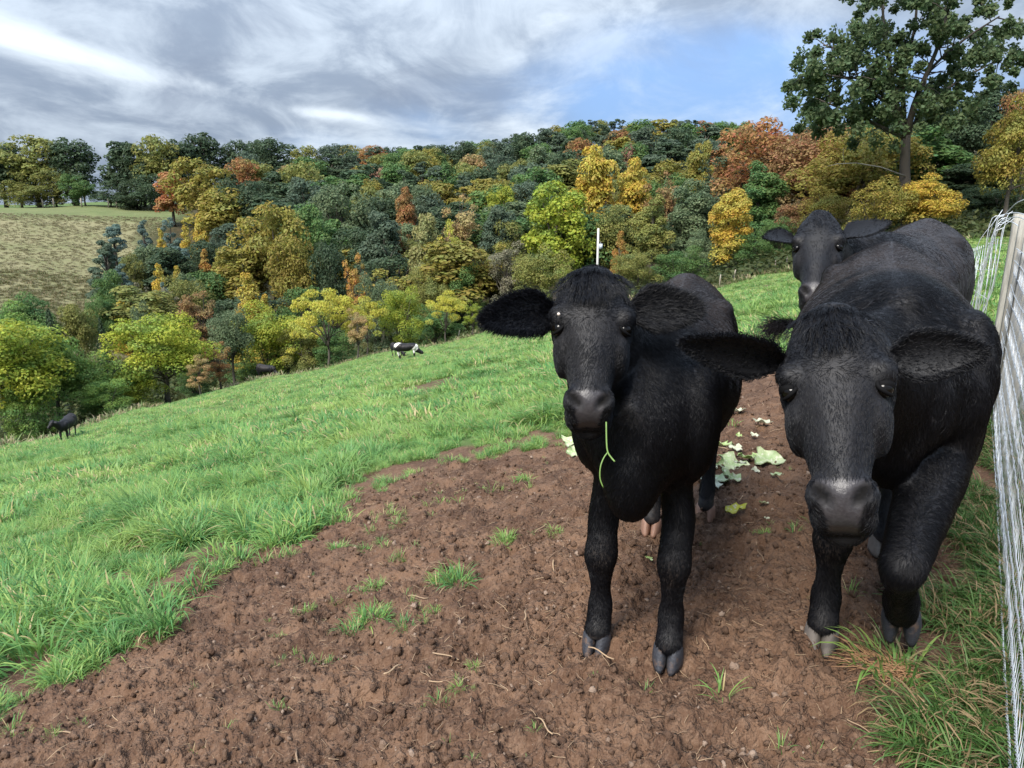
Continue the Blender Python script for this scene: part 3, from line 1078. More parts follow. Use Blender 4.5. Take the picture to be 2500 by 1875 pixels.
EDGE = 'trees along the lower edge of the field'
for a in (
    ('edge_tree', 'yellow green tree cut by the left edge of the photo', 15, 780, 250, 43, 'round', 'lime', .9),
    ('edge_tree', 'green leafy tree between the left edge tree and the black cow', 110, 812, 165, 47, 'round', 'light', .25),
    ('edge_tree', 'pale green treetop at the left edge above the yellow green tree', 25, 738, 160, 57, 'round', 'light', .2),
    ('edge_tree', 'low green tree just left of the round lime green tree', 222, 858, 165, 49, 'bush', 'light', .35),
    ('edge_tree', 'large round lime green tree near the field edge', 385, 765, 240, 52, 'spread', 'lime', .75),
    ('edge_tree', 'small orange leaved sapling at the right side of the round lime tree', 478, 868, 62, 51, 'thin', 'tan', .9),
    ('edge_tree', 'grey green round tree behind the lime trees', 555, 757, 100, 63, 'round', 'sage', .1),
    ('edge_tree', 'small rust brown sapling between two lime green trees', 528, 835, 75, 58, 'thin', 'rust', .3),
    ('edge_tree', 'yellow green bushy tree above the half hidden black cow', 645, 740, 190, 67, 'bush', 'lime', .8),
    ('edge_tree', 'low yellow leaved sapling right of the half hidden black cow', 745, 775, 130, 66, 'sumac', 'yellow', .3),
    ('sumac_tree', 'bright yellow flat topped tree with drooping leaf fronds', 790, 702, 165, 60, 'sumac', 'yellow', .1),
    ('sumac_tree', 'yellow frond tree close left of the spotted cow', 890, 725, 110, 61, 'sumac', 'yellow', .2),
    ('edge_tree', 'slim orange brown sapling standing left of the spotted cow', 868, 755, 64, 57, 'thin', 'tan', .5),
    ('edge_tree', 'yellow green layered tree directly behind the spotted cow', 975, 698, 125, 63, 'bush', 'lime', .25),
    ('sumac_tree', 'thin yellow frond tree to the right of the spotted cow', 1085, 708, 105, 63, 'sumac', 'yellow', .1),
    ('edge_tree', 'small yellow green sapling by the ear of the centre cow', 1152, 735, 50, 60, 'thin', 'lime', .2),
    ('edge_tree', 'pale grey green bush behind the yellow frond trees', 910, 665, 118, 74, 'bush', 'sage', .1),
    ('edge_tree', 'bright golden orange tree left of the yellow frond trees', 600, 668, 120, 76, 'cone', 'gold', .9),
    ('edge_tree', 'golden orange sapling low beside the bright golden tree', 645, 720, 60, 74, 'cone', 'gold', .9),
    ('spruce_tree', 'dark spruce behind the left edge trees', 115, 748, 62, 62, 'spruce', 'dark', 0),
    ('spruce_tree', 'dark spruce above the low green tree', 242, 772, 56, 62, 'spruce', 'dark', 0),
    ('spruce_tree', 'small dark spruce left of the golden orange tree', 530, 733, 44, 70, 'spruce', 'dark', 0),
    ('edge_tree', 'olive tree between the two dark spruces', 175, 742, 95, 68, 'round', 'olive', .3),
    ('edge_tree', 'golden topped tree above the round lime green tree', 298, 712, 74, 80, 'cone', 'gold', .8),
    ('edge_tree', 'green tree left of the golden topped tree', 238, 722, 72, 72, 'round', 'green', .2),
    ('edge_tree', 'grey brown thinning tree left of the bright golden tree', 480, 712, 100, 76, 'thin', 'brown', .2),
    ('edge_tree', 'grey half bare tree right of the golden topped tree', 407, 702, 60, 80, 'thin', 'grey', .1),
    ('edge_tree', 'green shrub at the foot of the left edge tree', 60, 905, 130, 43, 'bush', 'light', .4),
    ('edge_tree', 'low yellow green shrub right of the black cow at the left', 250, 925, 130, 47, 'bush', 'light', .5),
    ('edge_tree', 'green shrub under the round lime green tree', 330, 905, 120, 51, 'bush', 'lime', .4),
    ('edge_tree', 'dull shrub between the round lime tree and the rust sapling', 470, 900, 90, 58, 'bush', 'green', .4),
    ('edge_tree', 'dark shrub behind the half hidden black cow', 600, 885, 120, 68, 'bush', 'green', .2),
    ('edge_tree', 'tall green tree behind the left edge trees', 60, 715, 140, 66, 'round', 'green', .2),
    ('edge_tree', 'green bush under the yellow frond trees', 815, 800, 110, 66, 'bush', 'green', .4),
    ('edge_tree', 'olive bush left of the slim orange brown sapling', 730, 800, 110, 66, 'bush', 'olive', .4),
    ('edge_tree', 'dark bush behind the thin yellow frond tree', 1060, 745, 130, 70, 'bush', 'green', .2),
    ('edge_tree', 'olive green shrub behind the round lime green tree', 345, 735, 70, 70, 'bush', 'sage', .3),
): at_px(*a, group=EDGE)

SLOPE = 'young mixed trees beside the open hillside'
for a in (
    ('golden_tree', 'left of a pair of golden cone shaped trees on the slope', 385, 645, 58, 90, 'cone', 'gold', .5),
    ('golden_tree', 'right of a pair of golden cone shaped trees on the slope', 430, 650, 50, 91, 'cone', 'gold', .4),
    ('golden_tree', 'small golden cone tree standing alone among blue green pines', 390, 560, 46, 106, 'cone', 'gold', .3),
    ('golden_tree', 'leaning golden tree right of the lone golden cone tree', 450, 552, 52, 108, 'cone', 'gold', .4),
    ('golden_tree', 'highest golden tree in the cluster below the dark round oak', 484, 521, 58, 112, 'cone', 'gold', .4),
    ('golden_tree', 'orange gold tree below the highest golden tree', 497, 610, 56, 100, 'cone', 'orange', .4),
    ('golden_tree', 'orange brown tree left of the big olive gold tree', 548, 615, 72, 100, 'round', 'oliveg', .8),
    ('pine_tree', 'blue green pine at the edge of the tan meadow', 275, 548, 78, 106, 'pine', 'blue', 0),
    ('pine_tree', 'slim blue green pine right of the meadow edge pine', 348, 538, 48, 108, 'pine', 'blue', 0),
    ('pine_tree', 'blue green pine left of the leaning golden tree', 410, 532, 62, 112, 'pine', 'blue', 0),
    ('pine_tree', 'dark green pine low at the edge of the meadow', 250, 588, 88, 96, 'pine', 'teal', 0),
    ('pine_tree', 'blue green pine left of the golden pair', 292, 645, 66, 91, 'pine', 'blue', 0),
    ('pine_tree', 'grey green tree between the meadow pines and golden pair', 358, 598, 80, 97, 'round', 'sage', .1),
    ('pine_tree', 'bluish pine above the golden pair', 437, 602, 84, 98, 'pine', 'blue', 0),
    ('pine_tree', 'small bluish pine just below the golden pair', 398, 690, 44, 82, 'pine', 'blue', 0),
    ('pine_tree', 'dark pine directly right of the highest golden tree', 520, 585, 60, 104, 'pine', 'teal', 0),
    ('slope_tree', 'green leafy tree below the low meadow edge pine', 262, 660, 75, 86, 'round', 'green', .3),
    ('slope_tree', 'olive tree right of the low meadow edge pine', 318, 620, 60, 94, 'round', 'olive', .4),
    ('slope_tree', 'grey tree behind the golden topped tree', 335, 690, 70, 84, 'thin', 'grey', .1),
    ('slope_tree', 'dull green tree left of the orange gold tree', 455, 668, 66, 86, 'round', 'sage', .2),
): at_px(*a, group=SLOPE)

WOOD = 'tall trees of the wood behind the field'
for a in (
    ('wood_tree', 'big olive gold tree left of the middle of the wood', 655, 498, 185, 93, 'round', 'oliveg', .6),
    ('wood_tree', 'lower olive gold crown beside the big olive gold tree', 705, 580, 120, 88, 'round', 'oliveg', .4),
    ('wood_tree', 'mid green tree right of the big olive gold tree', 738, 498, 130, 102, 'round', 'green', .2),
    ('wood_tree', 'large sage green tree in the middle of the left wood', 835, 447, 150, 112, 'round', 'sage', .1),
    ('wood_tree', 'olive yellow treetop behind the large sage green tree', 905, 438, 74, 132, 'round', 'oliveg', .4),
    ('wood_tree', 'dark blue green tree right of the large sage green tree', 928, 518, 105, 96, 'tall', 'teal', 0),
    ('wood_tree', 'thin rust coloured tree right of the dark blue green tree', 985, 458, 55, 116, 'tall', 'rust', .4),
    ('wood_tree', 'rust leaved lower tree in front of the thin rust tree', 975, 560, 60, 100, 'thin', 'rust', .6),
    ('wood_tree', 'small orange tree below the large sage green tree', 862, 620, 60, 84, 'thin', 'orange', .3),
    ('wood_tree', 'dark green tree below the mid green tree', 790, 590, 100, 88, 'round', 'dark', .1),
    ('wood_tree', 'tall pale yellow green tree near the middle of the wood', 1040, 523, 85, 86, 'tall', 'pale', .2),
    ('wood_tree', 'thinning yellow olive tree right of the pale yellow green tree', 1092, 538, 72, 87, 'thin', 'yellow', .1),
    ('wood_tree', 'tall tan tree with bare pale stems showing', 1132, 476, 100, 93, 'thin', 'tan', .2),
    ('wood_tree', 'slate green tree left of the large yellow green tree', 1216, 503, 92, 91, 'tall', 'teal', 0),
    ('wood_tree', 'bright yellow green treetop above the slate green tree', 1226, 455, 84, 116, 'round', 'lime', .8),
    ('wood_tree', 'grey half bare tree behind the ear of the centre cow', 1238, 588, 110, 77, 'thin', 'grey', .1),
    ('wood_tree', 'green tree low behind the pale yellow green tree', 1130, 640, 110, 78, 'bush', 'green', .4),
    ('wood_tree', 'yellow green low tree left of the grey half bare tree', 1045, 655, 110, 76, 'bush', 'olive', .4),
    ('wood_tree', 'large yellow green tree left of the utility pole', 1360, 445, 170, 76, 'tall', 'lime', .3),
    ('wood_tree', 'yellow green low crown below the large yellow green tree', 1330, 600, 150, 70, 'bush', 'olive', .5),
    ('wood_tree', 'tallest golden yellow tree above the centre cow', 1455, 357, 120, 88, 'tall', 'gold', .2),
    ('wood_tree', 'golden yellow tree right of the tallest golden tree', 1545, 388, 88, 90, 'tall', 'gold', .2),
    ('wood_tree', 'olive thinning tree right of the utility pole', 1500, 500, 130, 78, 'round', 'olive', .5),
    ('wood_tree', 'small orange tree just right of the utility pole', 1515, 565, 64, 69, 'cone', 'orange', .4),
    ('wood_tree', 'grey bare topped tree between the golden trees and the rust trees', 1625, 420, 90, 86, 'thin', 'brown', .1),
    ('wood_tree', 'yellow olive tree behind the back of the centre cow', 1598, 478, 100, 73, 'tall', 'olive', .6),
    ('wood_tree', 'olive yellow treetop left of the rust orange trees', 1716, 347, 76, 96, 'tall', 'oliveg', .3),
    ('wood_tree', 'sage grey thicket tree right of the yellow olive tree', 1690, 440, 120, 74, 'tall', 'sage', .4),
    ('wood_tree', 'orange brown tree left of the big rust orange tree', 1780, 372, 92, 91, 'round', 'rust', .6),
    ('wood_tree', 'big rust orange tree under the open sky', 1885, 288, 260, 82, 'spread', 'rust', .7),
    ('wood_tree', 'brown gold tree in front of the big rust orange tree', 1990, 308, 230, 77, 'round', 'brown', .9),
    ('wood_tree', 'green tree below the big rust orange tree', 1862, 395, 120, 73, 'tall', 'green', .2),
    ('wood_tree', 'slim gold orange tree with a pale trunk', 1788, 463, 96, 66, 'tall', 'gold', .6),
    ('wood_tree', 'low green tree behind the ear of the rear cow', 1905, 530, 90, 67, 'bush', 'green', .3),
    ('wood_tree', 'dark gold tree left of the great oak trunk', 2110, 315, 300, 67, 'spread', 'oliveg', .8),
    ('wood_tree', 'amber tree low right of the great oak trunk', 2275, 425, 150, 54, 'round', 'gold', .5),
    ('wood_tree', 'amber low crown left of the great oak trunk', 2150, 430, 170, 54, 'bush', 'oliveg', .9),
    ('wood_tree', 'rust gold tree between the brown gold tree and the great oak', 2060, 345, 190, 72, 'round', 'rust', .6),
    ('wood_tree', 'amber low crown above the ears of the rear cow', 2030, 455, 150, 64, 'bush', 'oliveg', .9),
    ('wood_tree', 'dark green tree right of the great oak', 2345, 235, 185, 74, 'round', 'dark', .1),
    ('wood_tree', 'tall dark tree at the right edge behind the oak', 2440, 205, 160, 82, 'tall', 'dark', .2),
    ('wood_tree', 'yellow and rust tree cut by the right edge of the photo', 2500, 235, 150, 53, 'round', 'oliveg', .9),
    ('wood_tree', 'rust treetop at the far right edge', 2540, 190, 140, 60, 'round', 'rust', .5),
    ('wood_tree', 'olive understory crown right of the utility pole', 1560, 610, 130, 66, 'bush', 'olive', .5),
    ('wood_tree', 'green understory crown behind the hips of the centre cow', 1660, 600, 130, 66, 'bush', 'green', .4),
    ('wood_tree', 'sage understory crown left of the slim gold orange tree', 1725, 560, 110, 68, 'bush', 'sage', .3),
    ('wood_tree', 'green understory crown right of the slim gold orange tree', 1845, 560, 110, 66, 'bush', 'green', .2),
    ('wood_tree', 'brown gold understory crown above the rear cow', 1975, 470, 150, 68, 'bush', 'brown', .7),
    ('wood_tree', 'dark understory crown right of the great oak', 2330, 480, 140, 64, 'bush', 'dark', .2),
    ('wood_tree', 'dark understory crown by the corner post', 2440, 450, 150, 62, 'bush', 'dark', .2),
    ('wood_tree', 'gloomy green understory tree right of the amber tree', 2390, 400, 150, 66, 'tall', 'dark', .1),
): at_px(*a, group=WOOD)

HILL = 'trees of the wooded hillside and ridge'
for a in (
    ('crest_tree', 'olive tree at the left end of the hilltop row', 68, 331, 140, 168, 'round', 'olive', .1),
    ('crest_tree', 'dark airy tree left of the bright gap on the hilltop', 165, 338, 125, 170, 'round', 'dark', .1),
    ('crest_tree', 'olive tree cut by the left edge on the hilltop', -10, 350, 120, 168, 'round', 'dark', .1),
    ('crest_tree', 'green low crown at the left end of the hilltop row', 40, 420, 110, 166, 'bush', 'olive', .2),
    ('crest_tree', 'dark low crown between the olive tree and the bright gap', 170, 425, 70, 165, 'bush', 'green', .2),
    ('crest_tree', 'dark bush at the foot of the left hilltop trees', 85, 450, 130, 164, 'bush', 'olive', .2),
    ('crest_tree', 'dark bush right of the bright gap on the hilltop', 265, 455, 90, 164, 'bush', 'dark', .2),
    ('crest_tree', 'wide dark bush at the meadow corner', 330, 470, 110, 162, 'bush', 'dark', .1),
    ('crest_tree', 'dark tree between the bright gap and the olive gold tree', 335, 352, 90, 167, 'round', 'dark', .1),
    ('crest_tree', 'dark filler tree below the olive gold hilltop tree', 360, 425, 100, 160, 'bush', 'dark', .1),
    ('crest_tree', 'dark tree between the olive gold tree and the highest left tree', 430, 342, 100, 172, 'round', 'dark', .1),
    ('crest_tree', 'low dark tree at the foot of the hilltop row', 125, 410, 90, 166, 'bush', 'olive', .2),
    ('crest_tree', 'small tree below the bright gap on the hilltop', 200, 440, 60, 164, 'round', 'green', .2),
    ('crest_tree', 'dark airy tree right of the bright gap on the hilltop', 292, 346, 105, 168, 'tall', 'dark', .1),
    ('crest_tree', 'low dark tree right of the bright gap', 310, 430, 90, 165, 'bush', 'dark', .1),
    ('crest_tree', 'olive gold tree on the left hilltop', 375, 330, 110, 166, 'round', 'olive', .5),
    ('crest_tree', 'dark rounded tree highest on the left hilltop', 490, 325, 115, 178, 'round', 'dark', .0),
    ('crest_tree', 'dark small tree right of the highest left hilltop tree', 570, 342, 80, 182, 'round', 'dark', .1),
    ('crest_tree', 'dark green tree above the red maple', 662, 337, 120, 192, 'round', 'dark', .2),
    ('hill_tree', 'orange tree at the edge of the left hilltop wood', 412, 420, 80, 142, 'tall', (.30, .135, .058), .0),
    ('hill_tree', 'olive gold tree right of the orange hilltop tree', 475, 385, 140, 138, 'round', 'oliveg', .2),
    ('hill_tree', 'rust treetop left of the red maple', 588, 385, 84, 162, 'round', 'rust', .6),
    ('hill_tree', 'large dark green round tree under the rust treetop', 582, 440, 160, 124, 'spread', 'dark', .1),
    ('hill_tree', 'small flame red maple on the wooded hillside', 768, 397, 58, 172, 'round', 'red', .0),
    ('hill_tree', 'tan green tree beside the red maple', 715, 400, 74, 174, 'round', 'tan', .3),
    ('hill_tree', 'pinkish brown tree in the middle of the hillside', 918, 408, 68, 168, 'round', 'pink', .2),
    ('hill_tree', 'golden tree left of the pinkish brown tree', 872, 405, 50, 168, 'round', 'oliveg', .6),
    ('hill_tree', 'tan tree right of the pinkish brown tree', 962, 412, 44, 160, 'tall', 'tan', .3),
    ('spruce_tree', 'dark pointed spruce left of the larger hillside spruce', 1198, 408, 50, 152, 'spruce', 'dark', 0),
    ('spruce_tree', 'larger dark spruce left of the golden trees', 1272, 400, 66, 146, 'spruce', 'dark', 0),
    ('hill_tree', 'red brown treetop right of the tallest golden tree', 1540, 352, 46, 150, 'round', 'pink', .4),
    ('hill_tree', 'amber round tree on the hillside above the golden trees', 1510, 318, 90, 190, 'round', 'rust', .3),
    ('pine_tree', 'grey green pine left of the pale stemmed tree', 1060, 405, 90, 150, 'pine', 'teal', 0),
    ('pine_tree', 'grey green pine below the yellow band of trees', 1130, 430, 90, 142, 'pine', 'teal', 0),
    ('hill_tree', 'sage round tree left of the pale stemmed tree', 1035, 452, 95, 124, 'round', 'sage', .0),
    ('pine_tree', 'blue green pine under the tan green tree', 720, 432, 90, 146, 'pine', 'teal', 0),
    ('pine_tree', 'blue green pine under the red maple', 790, 440, 80, 142, 'pine', 'teal', 0),
): at_px(*a, group=HILL)
for i, (px, yt) in enumerate(((1010, 380), (1060, 384), (1105, 380), (1150, 388), (1195, 392), (960, 384))):
    at_px('hill_tree', 'yellow olive tree in the yellow hillside band', px, yt, 66, 205, 'round', 'oliveg', .15, HILL)


def fill_hill():
    """the rest of the wooded hillside, only where its crowns show"""
    g = np.random.default_rng(91)
    ridge_px = [0, 250, 480, 700, 1000, 1070, 1200, 1300, 1420, 1600, 1800, 1950, 2200, 2500, 2700]
    ridge_py = [345, 345, 335, 345, 358, 350, 338, 318, 292, 290, 296, 300, 290, 280, 280]
    cand = []
    r = 84.0
    while r < 300:
        step = 6.0 + r * 0.016
        a = -47 + g.uniform(0, 2)
        while a < 47:
            rr = r + g.uniform(-.45, .45) * step
            aa = a + g.uniform(-.35, .35) * math.degrees(step / r)
            x, y = rr * math.sin(R(aa)), rr * math.cos(R(aa))
            a += math.degrees(step / r)
            if aa < -22.5 and rr < 172 and not (aa > -28 and rr < 125):
                continue
            if aa < -24 and rr > 172:
                continue
            cand.append((rr, aa, x, y))
        r += step * .85
    sky = np.full(2700, 3000.0)

    def occ(px, top, w):
        xs = np.arange(int(px - w / 2), int(px + w / 2))
        k = (xs >= -60) & (xs < 2600)
        return xs[k] + 60
    occl = sorted(ATREES, key=lambda t: t[3])
    cand.sort(key=lambda t: t[0])
    oi, n = 0, 0
    hid = np.full(2700, 2000.0)
    for rr, aa, x, y in cand:
        while oi < len(occl) and occl[oi][3] < rr * CP:
            px, yt, w, d = occl[oi]
            xs = occ(px, yt, w * .8)
            prof = yt + .25 * w * ((xs - 60 - px) / (w * .5)) ** 2
            hid[xs] = np.minimum(hid[xs], prof)
            oi += 1
        h = g.uniform(8, 13) if rr > 120 else g.uniform(7.5, 12)
        z = float(land(x, y))
        px, yt, d = project((x, y, z + h))
        lim = np.interp(px, ridge_px, ridge_py)
        if yt < lim:                                    # keep the skyline where the photograph has it
            h2 = h
            while yt < lim and h2 > 5:
                h2 -= .5
                px, yt, d = project((x, y, z + h2))
            h = h2
        w = h * g.uniform(.65, .95)
        wp = w * FPX / d
        xs = occ(px, yt, wp * .8)
        if len(xs) == 0:
            continue
        prof = yt + .22 * wp * ((xs - 60 - px) / (wp * .5)) ** 2
        vis = np.clip(hid[xs] - prof, 0, None).sum()
        if vis < (.05 if rr > 120 else .02) * wp * wp:
            continue
        hid[xs] = np.minimum(hid[xs], prof)
        t = g.uniform()
        zone = fbm(np.array([x * .03]), np.array([y * .03]), 3, 6)[0]
        if rr > 190:
            col = 'dark' if t < .24 else 'green' if t < .46 else 'olive' if t < .68 else 'oliveg' if t < .84 else 'teal' if t < .89 else 'rust' if t < .96 else 'tan'
        elif rr > 110:
            col = 'dark' if t < .20 else 'green' if t < .42 else 'teal' if t < .52 else 'sage' if t < .68 else 'olive' if t < .82 else 'oliveg' if t < .92 else 'tan' if t < .96 else 'rust'
        else:
            col = 'dark' if t < .22 else 'green' if t < .48 else 'olive' if t < .70 else 'sage' if t < .85 else 'brown' if t < .92 else 'oliveg'
        if px > 1600 and rr > 120 and t > .8:
            col = 'rust'
        kind = g.choice(['round', 'round', 'round', 'tall', 'pine', 'round'] if rr > 110 else ['round', 'tall', 'tall', 'thin', 'bush'])
        if kind == 'pine':
            col = 'teal' if g.uniform() < .6 else 'dark'
        word = {'dark': 'dark green', 'green': 'mid green', 'teal': 'blue green', 'sage': 'sage green', 'olive': 'olive', 'oliveg': 'olive gold', 'tan': 'tan',
                'rust': 'rust', 'brown': 'brown'}[col]
        shape = {'pine': 'pine', 'round': 'rounded tree', 'spread': 'broad tree', 'tall': 'narrow tree', 'thin': 'thinning tree', 'bush': 'low bushy tree'}[str(kind)]
        where = ('on the wooded skyline', 'amid the crowded middle hillside', 'in the wood behind the front trees')[0 if yt < lim + 25 else 1 if rr > 110 else 2]
        tree('hill_tree', '%s %s %s' % (word, shape, where), x, y, h, w, str(kind), col, 'far' if rr > 125 else 'mid', g.uniform(0, .35), HILL)
        n += 1
    print('filled', n)


fill_hill()


def single_out():
    """trees that read alike are told apart by their order along the hillside"""
    ordw = ['leftmost', 'second from the left', 'third from the left', 'fourth from the left', 'fifth from the left', 'sixth from the left', 'seventh from the left', 'eighth from the left',
            'ninth from the left', 'tenth from the left']
    by = {}
    for t in TREES:
        by.setdefault(t['label'], []).append(t)
    for lab, ts in by.items():
        n = len(ts)
        if n < 2:
            continue
        ts.sort(key=lambda t: project(t.location)[0])
        for i, t in enumerate(ts):
            j = n - 1 - i
            w = ordw[i] if i < len(ordw) and i <= j + 1 else (ordw[j].replace('left', 'right') if j < len(ordw) else 'number %d from the left' % (i + 1))
            t['label'] = '%s, %s' % (lab, w)


single_out()


# the great oak at the right
def great_oak():
    g = np.random.default_rng(404)
    d = 57.0
    b = P(2213, 600, d)
    x0, y0 = b.x, b.y
    z0 = float(land(x0, y0))
    rt = thing('oak_tree', 'great dark green oak towering over the wood at the right', 'tree', (x0, y0, z0))
    tr = MB()

    def q(px, py, dy=0.0):
        v_ = (py - H0 / 2) / FPX
        p = P(px, py, (y0 + dy) / (CP - v_ * SP))
        return np.array([p.x - x0, dy, p.z - z0])
    base = np.array([0, 0, -.3])
    fork = q(2210, 330)
    zz = np.linspace(0, 1, 8)
    tr.tube(base + (fork - base) * zz[:, None] + np.stack([.08 * np.sin(zz * 7), 0 * zz, 0 * zz], 1), np.linspace(.50, .33, 8), 9)
    limbs = [((2185, 250), (2165, 120), (2150, -20), .30), ((2235, 240), (2290, 120), (2330, -30), .28), ((2150, 310), (2080, 275), (1990, 240), .17),
             ((2260, 255), (2350, 190), (2450, 140), .18), ((2175, 210), (2090, 130), (2010, 110), .16), ((2200, 180), (2240, 60), (2235, -80), .2),
             ((2250, 180), (2360, 90), (2440, 40), .14), ((2140, 190), (2040, 190), (1985, 170), .12), ((2190, 280), (2120, 210), (2060, 190), .14)]
    tips = []
    for i, (a, m_, e, rad) in enumerate(limbs):
        dy = g.uniform(-3.5, 3.5)
        pts = [fork * .97, q(*a, dy * .25), q(*m_, dy * .7), q(*e, dy)]
        s = np.linspace(0, 1, 9)
        k = np.array(pts)
        c = np.stack([np.interp(s, [0, .3, .65, 1], k[:, j]) for j in range(3)], 1)
        c[1:-1] = (c[:-2] + 2 * c[1:-1] + c[2:]) / 4
        tr.tube(c, np.linspace(rad, .05, 9), 7)
        for kk in range(16):
            t = g.uniform(.30, 1)
            p = np.array([np.interp(t, s, c[:, j]) for j in range(3)])
            dd = unit(g.normal(size=3) + np.array([0, 0, .25])) * g.uniform(.9, 3.0)
            tr.tube([p, p + dd * .5 + np.array([0, 0, .15]), p + dd], [.055, .035, .012], 4)
            tips.append(p + dd)
    tips = np.array(tips)
    extra = []
    for px, py, n in ((2000, 60, 0), (1985, 150, 5), (1965, 230, 5), (2010, 260, 6), (2060, 230, 5), (2100, 60, 7), (2120, -10, 7), (2180, -60, 7), (2260, -70, 8), (2350, -50, 7),
                      (2420, 20, 6), (2460, 90, 6), (2480, 150, 4), (2400, 140, 7), (2330, 190, 7), (2290, 250, 6), (2200, 230, 6), (2120, 280, 5), (2060, 140, 8), (2150, 90, 8),
                      (2300, 60, 9), (2220, 120, 9), (2380, 220, 5), (2440, 200, 4), (2060, 285, 6), (1960, 190, 5), (2250, 20, 8), (1975, 270, 6), (2020, 290, 6), (2110, 300, 5), (2160, 300, 4), (1990, 205, 6), (2030, 120, 6), (2300, 290, 5), (2350, 270, 5)):
        for _ in range(n):
            extra.append(q(px + g.normal(0, 26), py + g.normal(0, 22), g.uniform(-4.5, 4.5)))
    cl = np.concatenate([tips, np.array(extra)])
    n = 42000
    bi = g.integers(0, len(cl), n)
    rad = g.uniform(.32, .74, len(cl))
    dd = unit(g.normal(size=(n, 3)))
    off = dd * (rad[bi] * g.uniform(.10, 1.15, n) ** .7)[:, None]
    nr = unit(dd * .5 + np.array([0, 0, .25]) + g.normal(0, .6, (n, 3)))
    v, qd, at = leaf_cards(cl[bi] + off, nr, .155, g, 1.5, .15)
    co = put('crown', np_mesh('crown', v, qd, None, False, at), LEAF, rt)
    co.color = (.090, .130, .056, .15)
    tk = put('trunk', tr.mesh('trunk'), BARK, rt)
    tk.color = (.060, .050, .042, 1)
    # pale dead limb reaching left from the trunk foot
    mb = MB()
    mb.tube([q(2210, 430, -.4), q(2150, 408, -1.2), q(2090, 398, -1.6), q(2045, 400, -1.8), q(2020, 406, -1.8)], [.06, .05, .04, .03, .012], 6)
    mb.tube([q(2062, 400, -1.7), q(2058, 378, -1.7), q(2060, 360, -1.9)], [.025, .02, .01], 5)
    dl = put('dead_limb', mb.mesh('dead_limb'), BARK, rt)
    dl.color = (.28, .27, .24, 1)
    dl['label'] = 'pale dead bare limb'


great_oak()


def undergrowth():
    """the tangle of low leaves under the wood's edge, one mass"""
    g = np.random.default_rng(8)
    x, y = rand_sector(9000, 50, 100, -38, 40, g)
    e = np.hypot(x, y) - edge_r(x, y)
    az = np.degrees(np.arctan2(x, y))
    k = (e > np.where(az > 4, 1.0, 12.0)) & (e < 34)
    x, y = x[k], y[k]
    n = len(x)
    m = 18
    hh = g.uniform(.5, 1.9, n)
    c = np.repeat(np.stack([x, y, land(x, y)], 1), m, 0)
    d = unit(g.normal(size=(n * m, 3)))
    d[:, 2] = np.abs(d[:, 2])
    p = c + d * np.repeat(hh, m)[:, None] * np.array([1.2, 1.2, 1.0]) * g.uniform(.4, 1, (n * m, 1))
    nr = unit(d + np.array([0, 0, .4]) + g.normal(0, .4, (n * m, 3)))
    v, q, at = leaf_cards(p, nr, .22, g, 1.5)
    o = put('undergrowth', np_mesh('undergrowth', v, q, None, False, at), LEAF, kind='stuff', label='tangled green and brown undergrowth below the trees', category='undergrowth')
    o.color = (.060, .075, .024, .6)


undergrowth()
# ------------------------------------------------------------------ cattle
def coat_material(name, black=(.0036, .0036, .0048), brown=(.022, .0165, .0145), spots=None):
    g = NT(name)
    n1, n2 = g.noise(5.0, 5, 0.6), g.noise(60.0, 3, 0.6)
    c = g.mix(g.math('MULTIPLY', g.attr('bleach_sheen'), g.step(n1, 0.25, 0.75)), black, brown)  # bleached brown, with the sheen of the back painted into the colour
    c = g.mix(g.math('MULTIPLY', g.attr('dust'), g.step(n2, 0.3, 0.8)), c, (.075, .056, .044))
    if spots:
        c = g.mix(g.attr('white'), c, (.72, .69, .63))
    rough = 0.5
    if not spots:
        npad = g.attr('nose')
        pad = g.mix(g.step(g.noise(120.0, 2, .5), .3, .7), (.030, .0265, .0285), (.042, .038, .040))
        c = g.mix(npad, c, pad)
        c = g.mix(g.attr('nostril'), c, (.002, .0015, .0015))
        rough = g.math('ADD', g.math('SUBTRACT', 0.60, g.math('MULTIPLY', npad, 0.24)), g.math('MULTIPLY', g.attr('nostril'), 0.6), True)
    nn = g.bump(g.math('ADD', g.noise(150.0, 3, .6), g.math('MULTIPLY', n1, .5)), .22, .006)
    return g.out(g.bsdf(c, rough, nn, Specular_IOR_Level=.32, Sheen_Weight=.04, Sheen_Roughness=.45, Sheen_Tint=(.55, .62, .8, 1)))


def hair_material(name, col, rough=.42):
    g = NT(name)
    return g.out(g.bsdf(col, rough, Specular_IOR_Level=.22))


def plain(name, col, rough=.6, **k):
    g = NT(name)
    n = g.noise(30.0, 4, .6)
    return g.out(g.bsdf(g.mix(g.math('MULTIPLY', g.step(n, .35, .7), .45), col, tuple(c * .5 for c in col)), rough, g.bump(n, .3, .004), **k))


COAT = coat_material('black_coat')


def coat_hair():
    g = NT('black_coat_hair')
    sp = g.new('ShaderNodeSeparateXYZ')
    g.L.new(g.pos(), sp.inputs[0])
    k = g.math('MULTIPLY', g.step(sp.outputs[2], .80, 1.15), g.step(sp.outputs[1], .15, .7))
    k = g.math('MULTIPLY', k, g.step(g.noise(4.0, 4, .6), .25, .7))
    c = g.mix(k, (.0038, .0038, .0052), (.042, .033, .030))  # lighter brown along the back paints its sheen into the bleached hair colour
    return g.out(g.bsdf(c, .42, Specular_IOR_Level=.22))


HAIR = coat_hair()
HAIR0 = hair_material('black_hair', (.0052, .0052, .0068), .45)
HAIRB = hair_material('brown_black_hair', (.017, .0145, .0145), .38)
EYE = hair_material('dark_eye', (.004, .003, .002), .12)


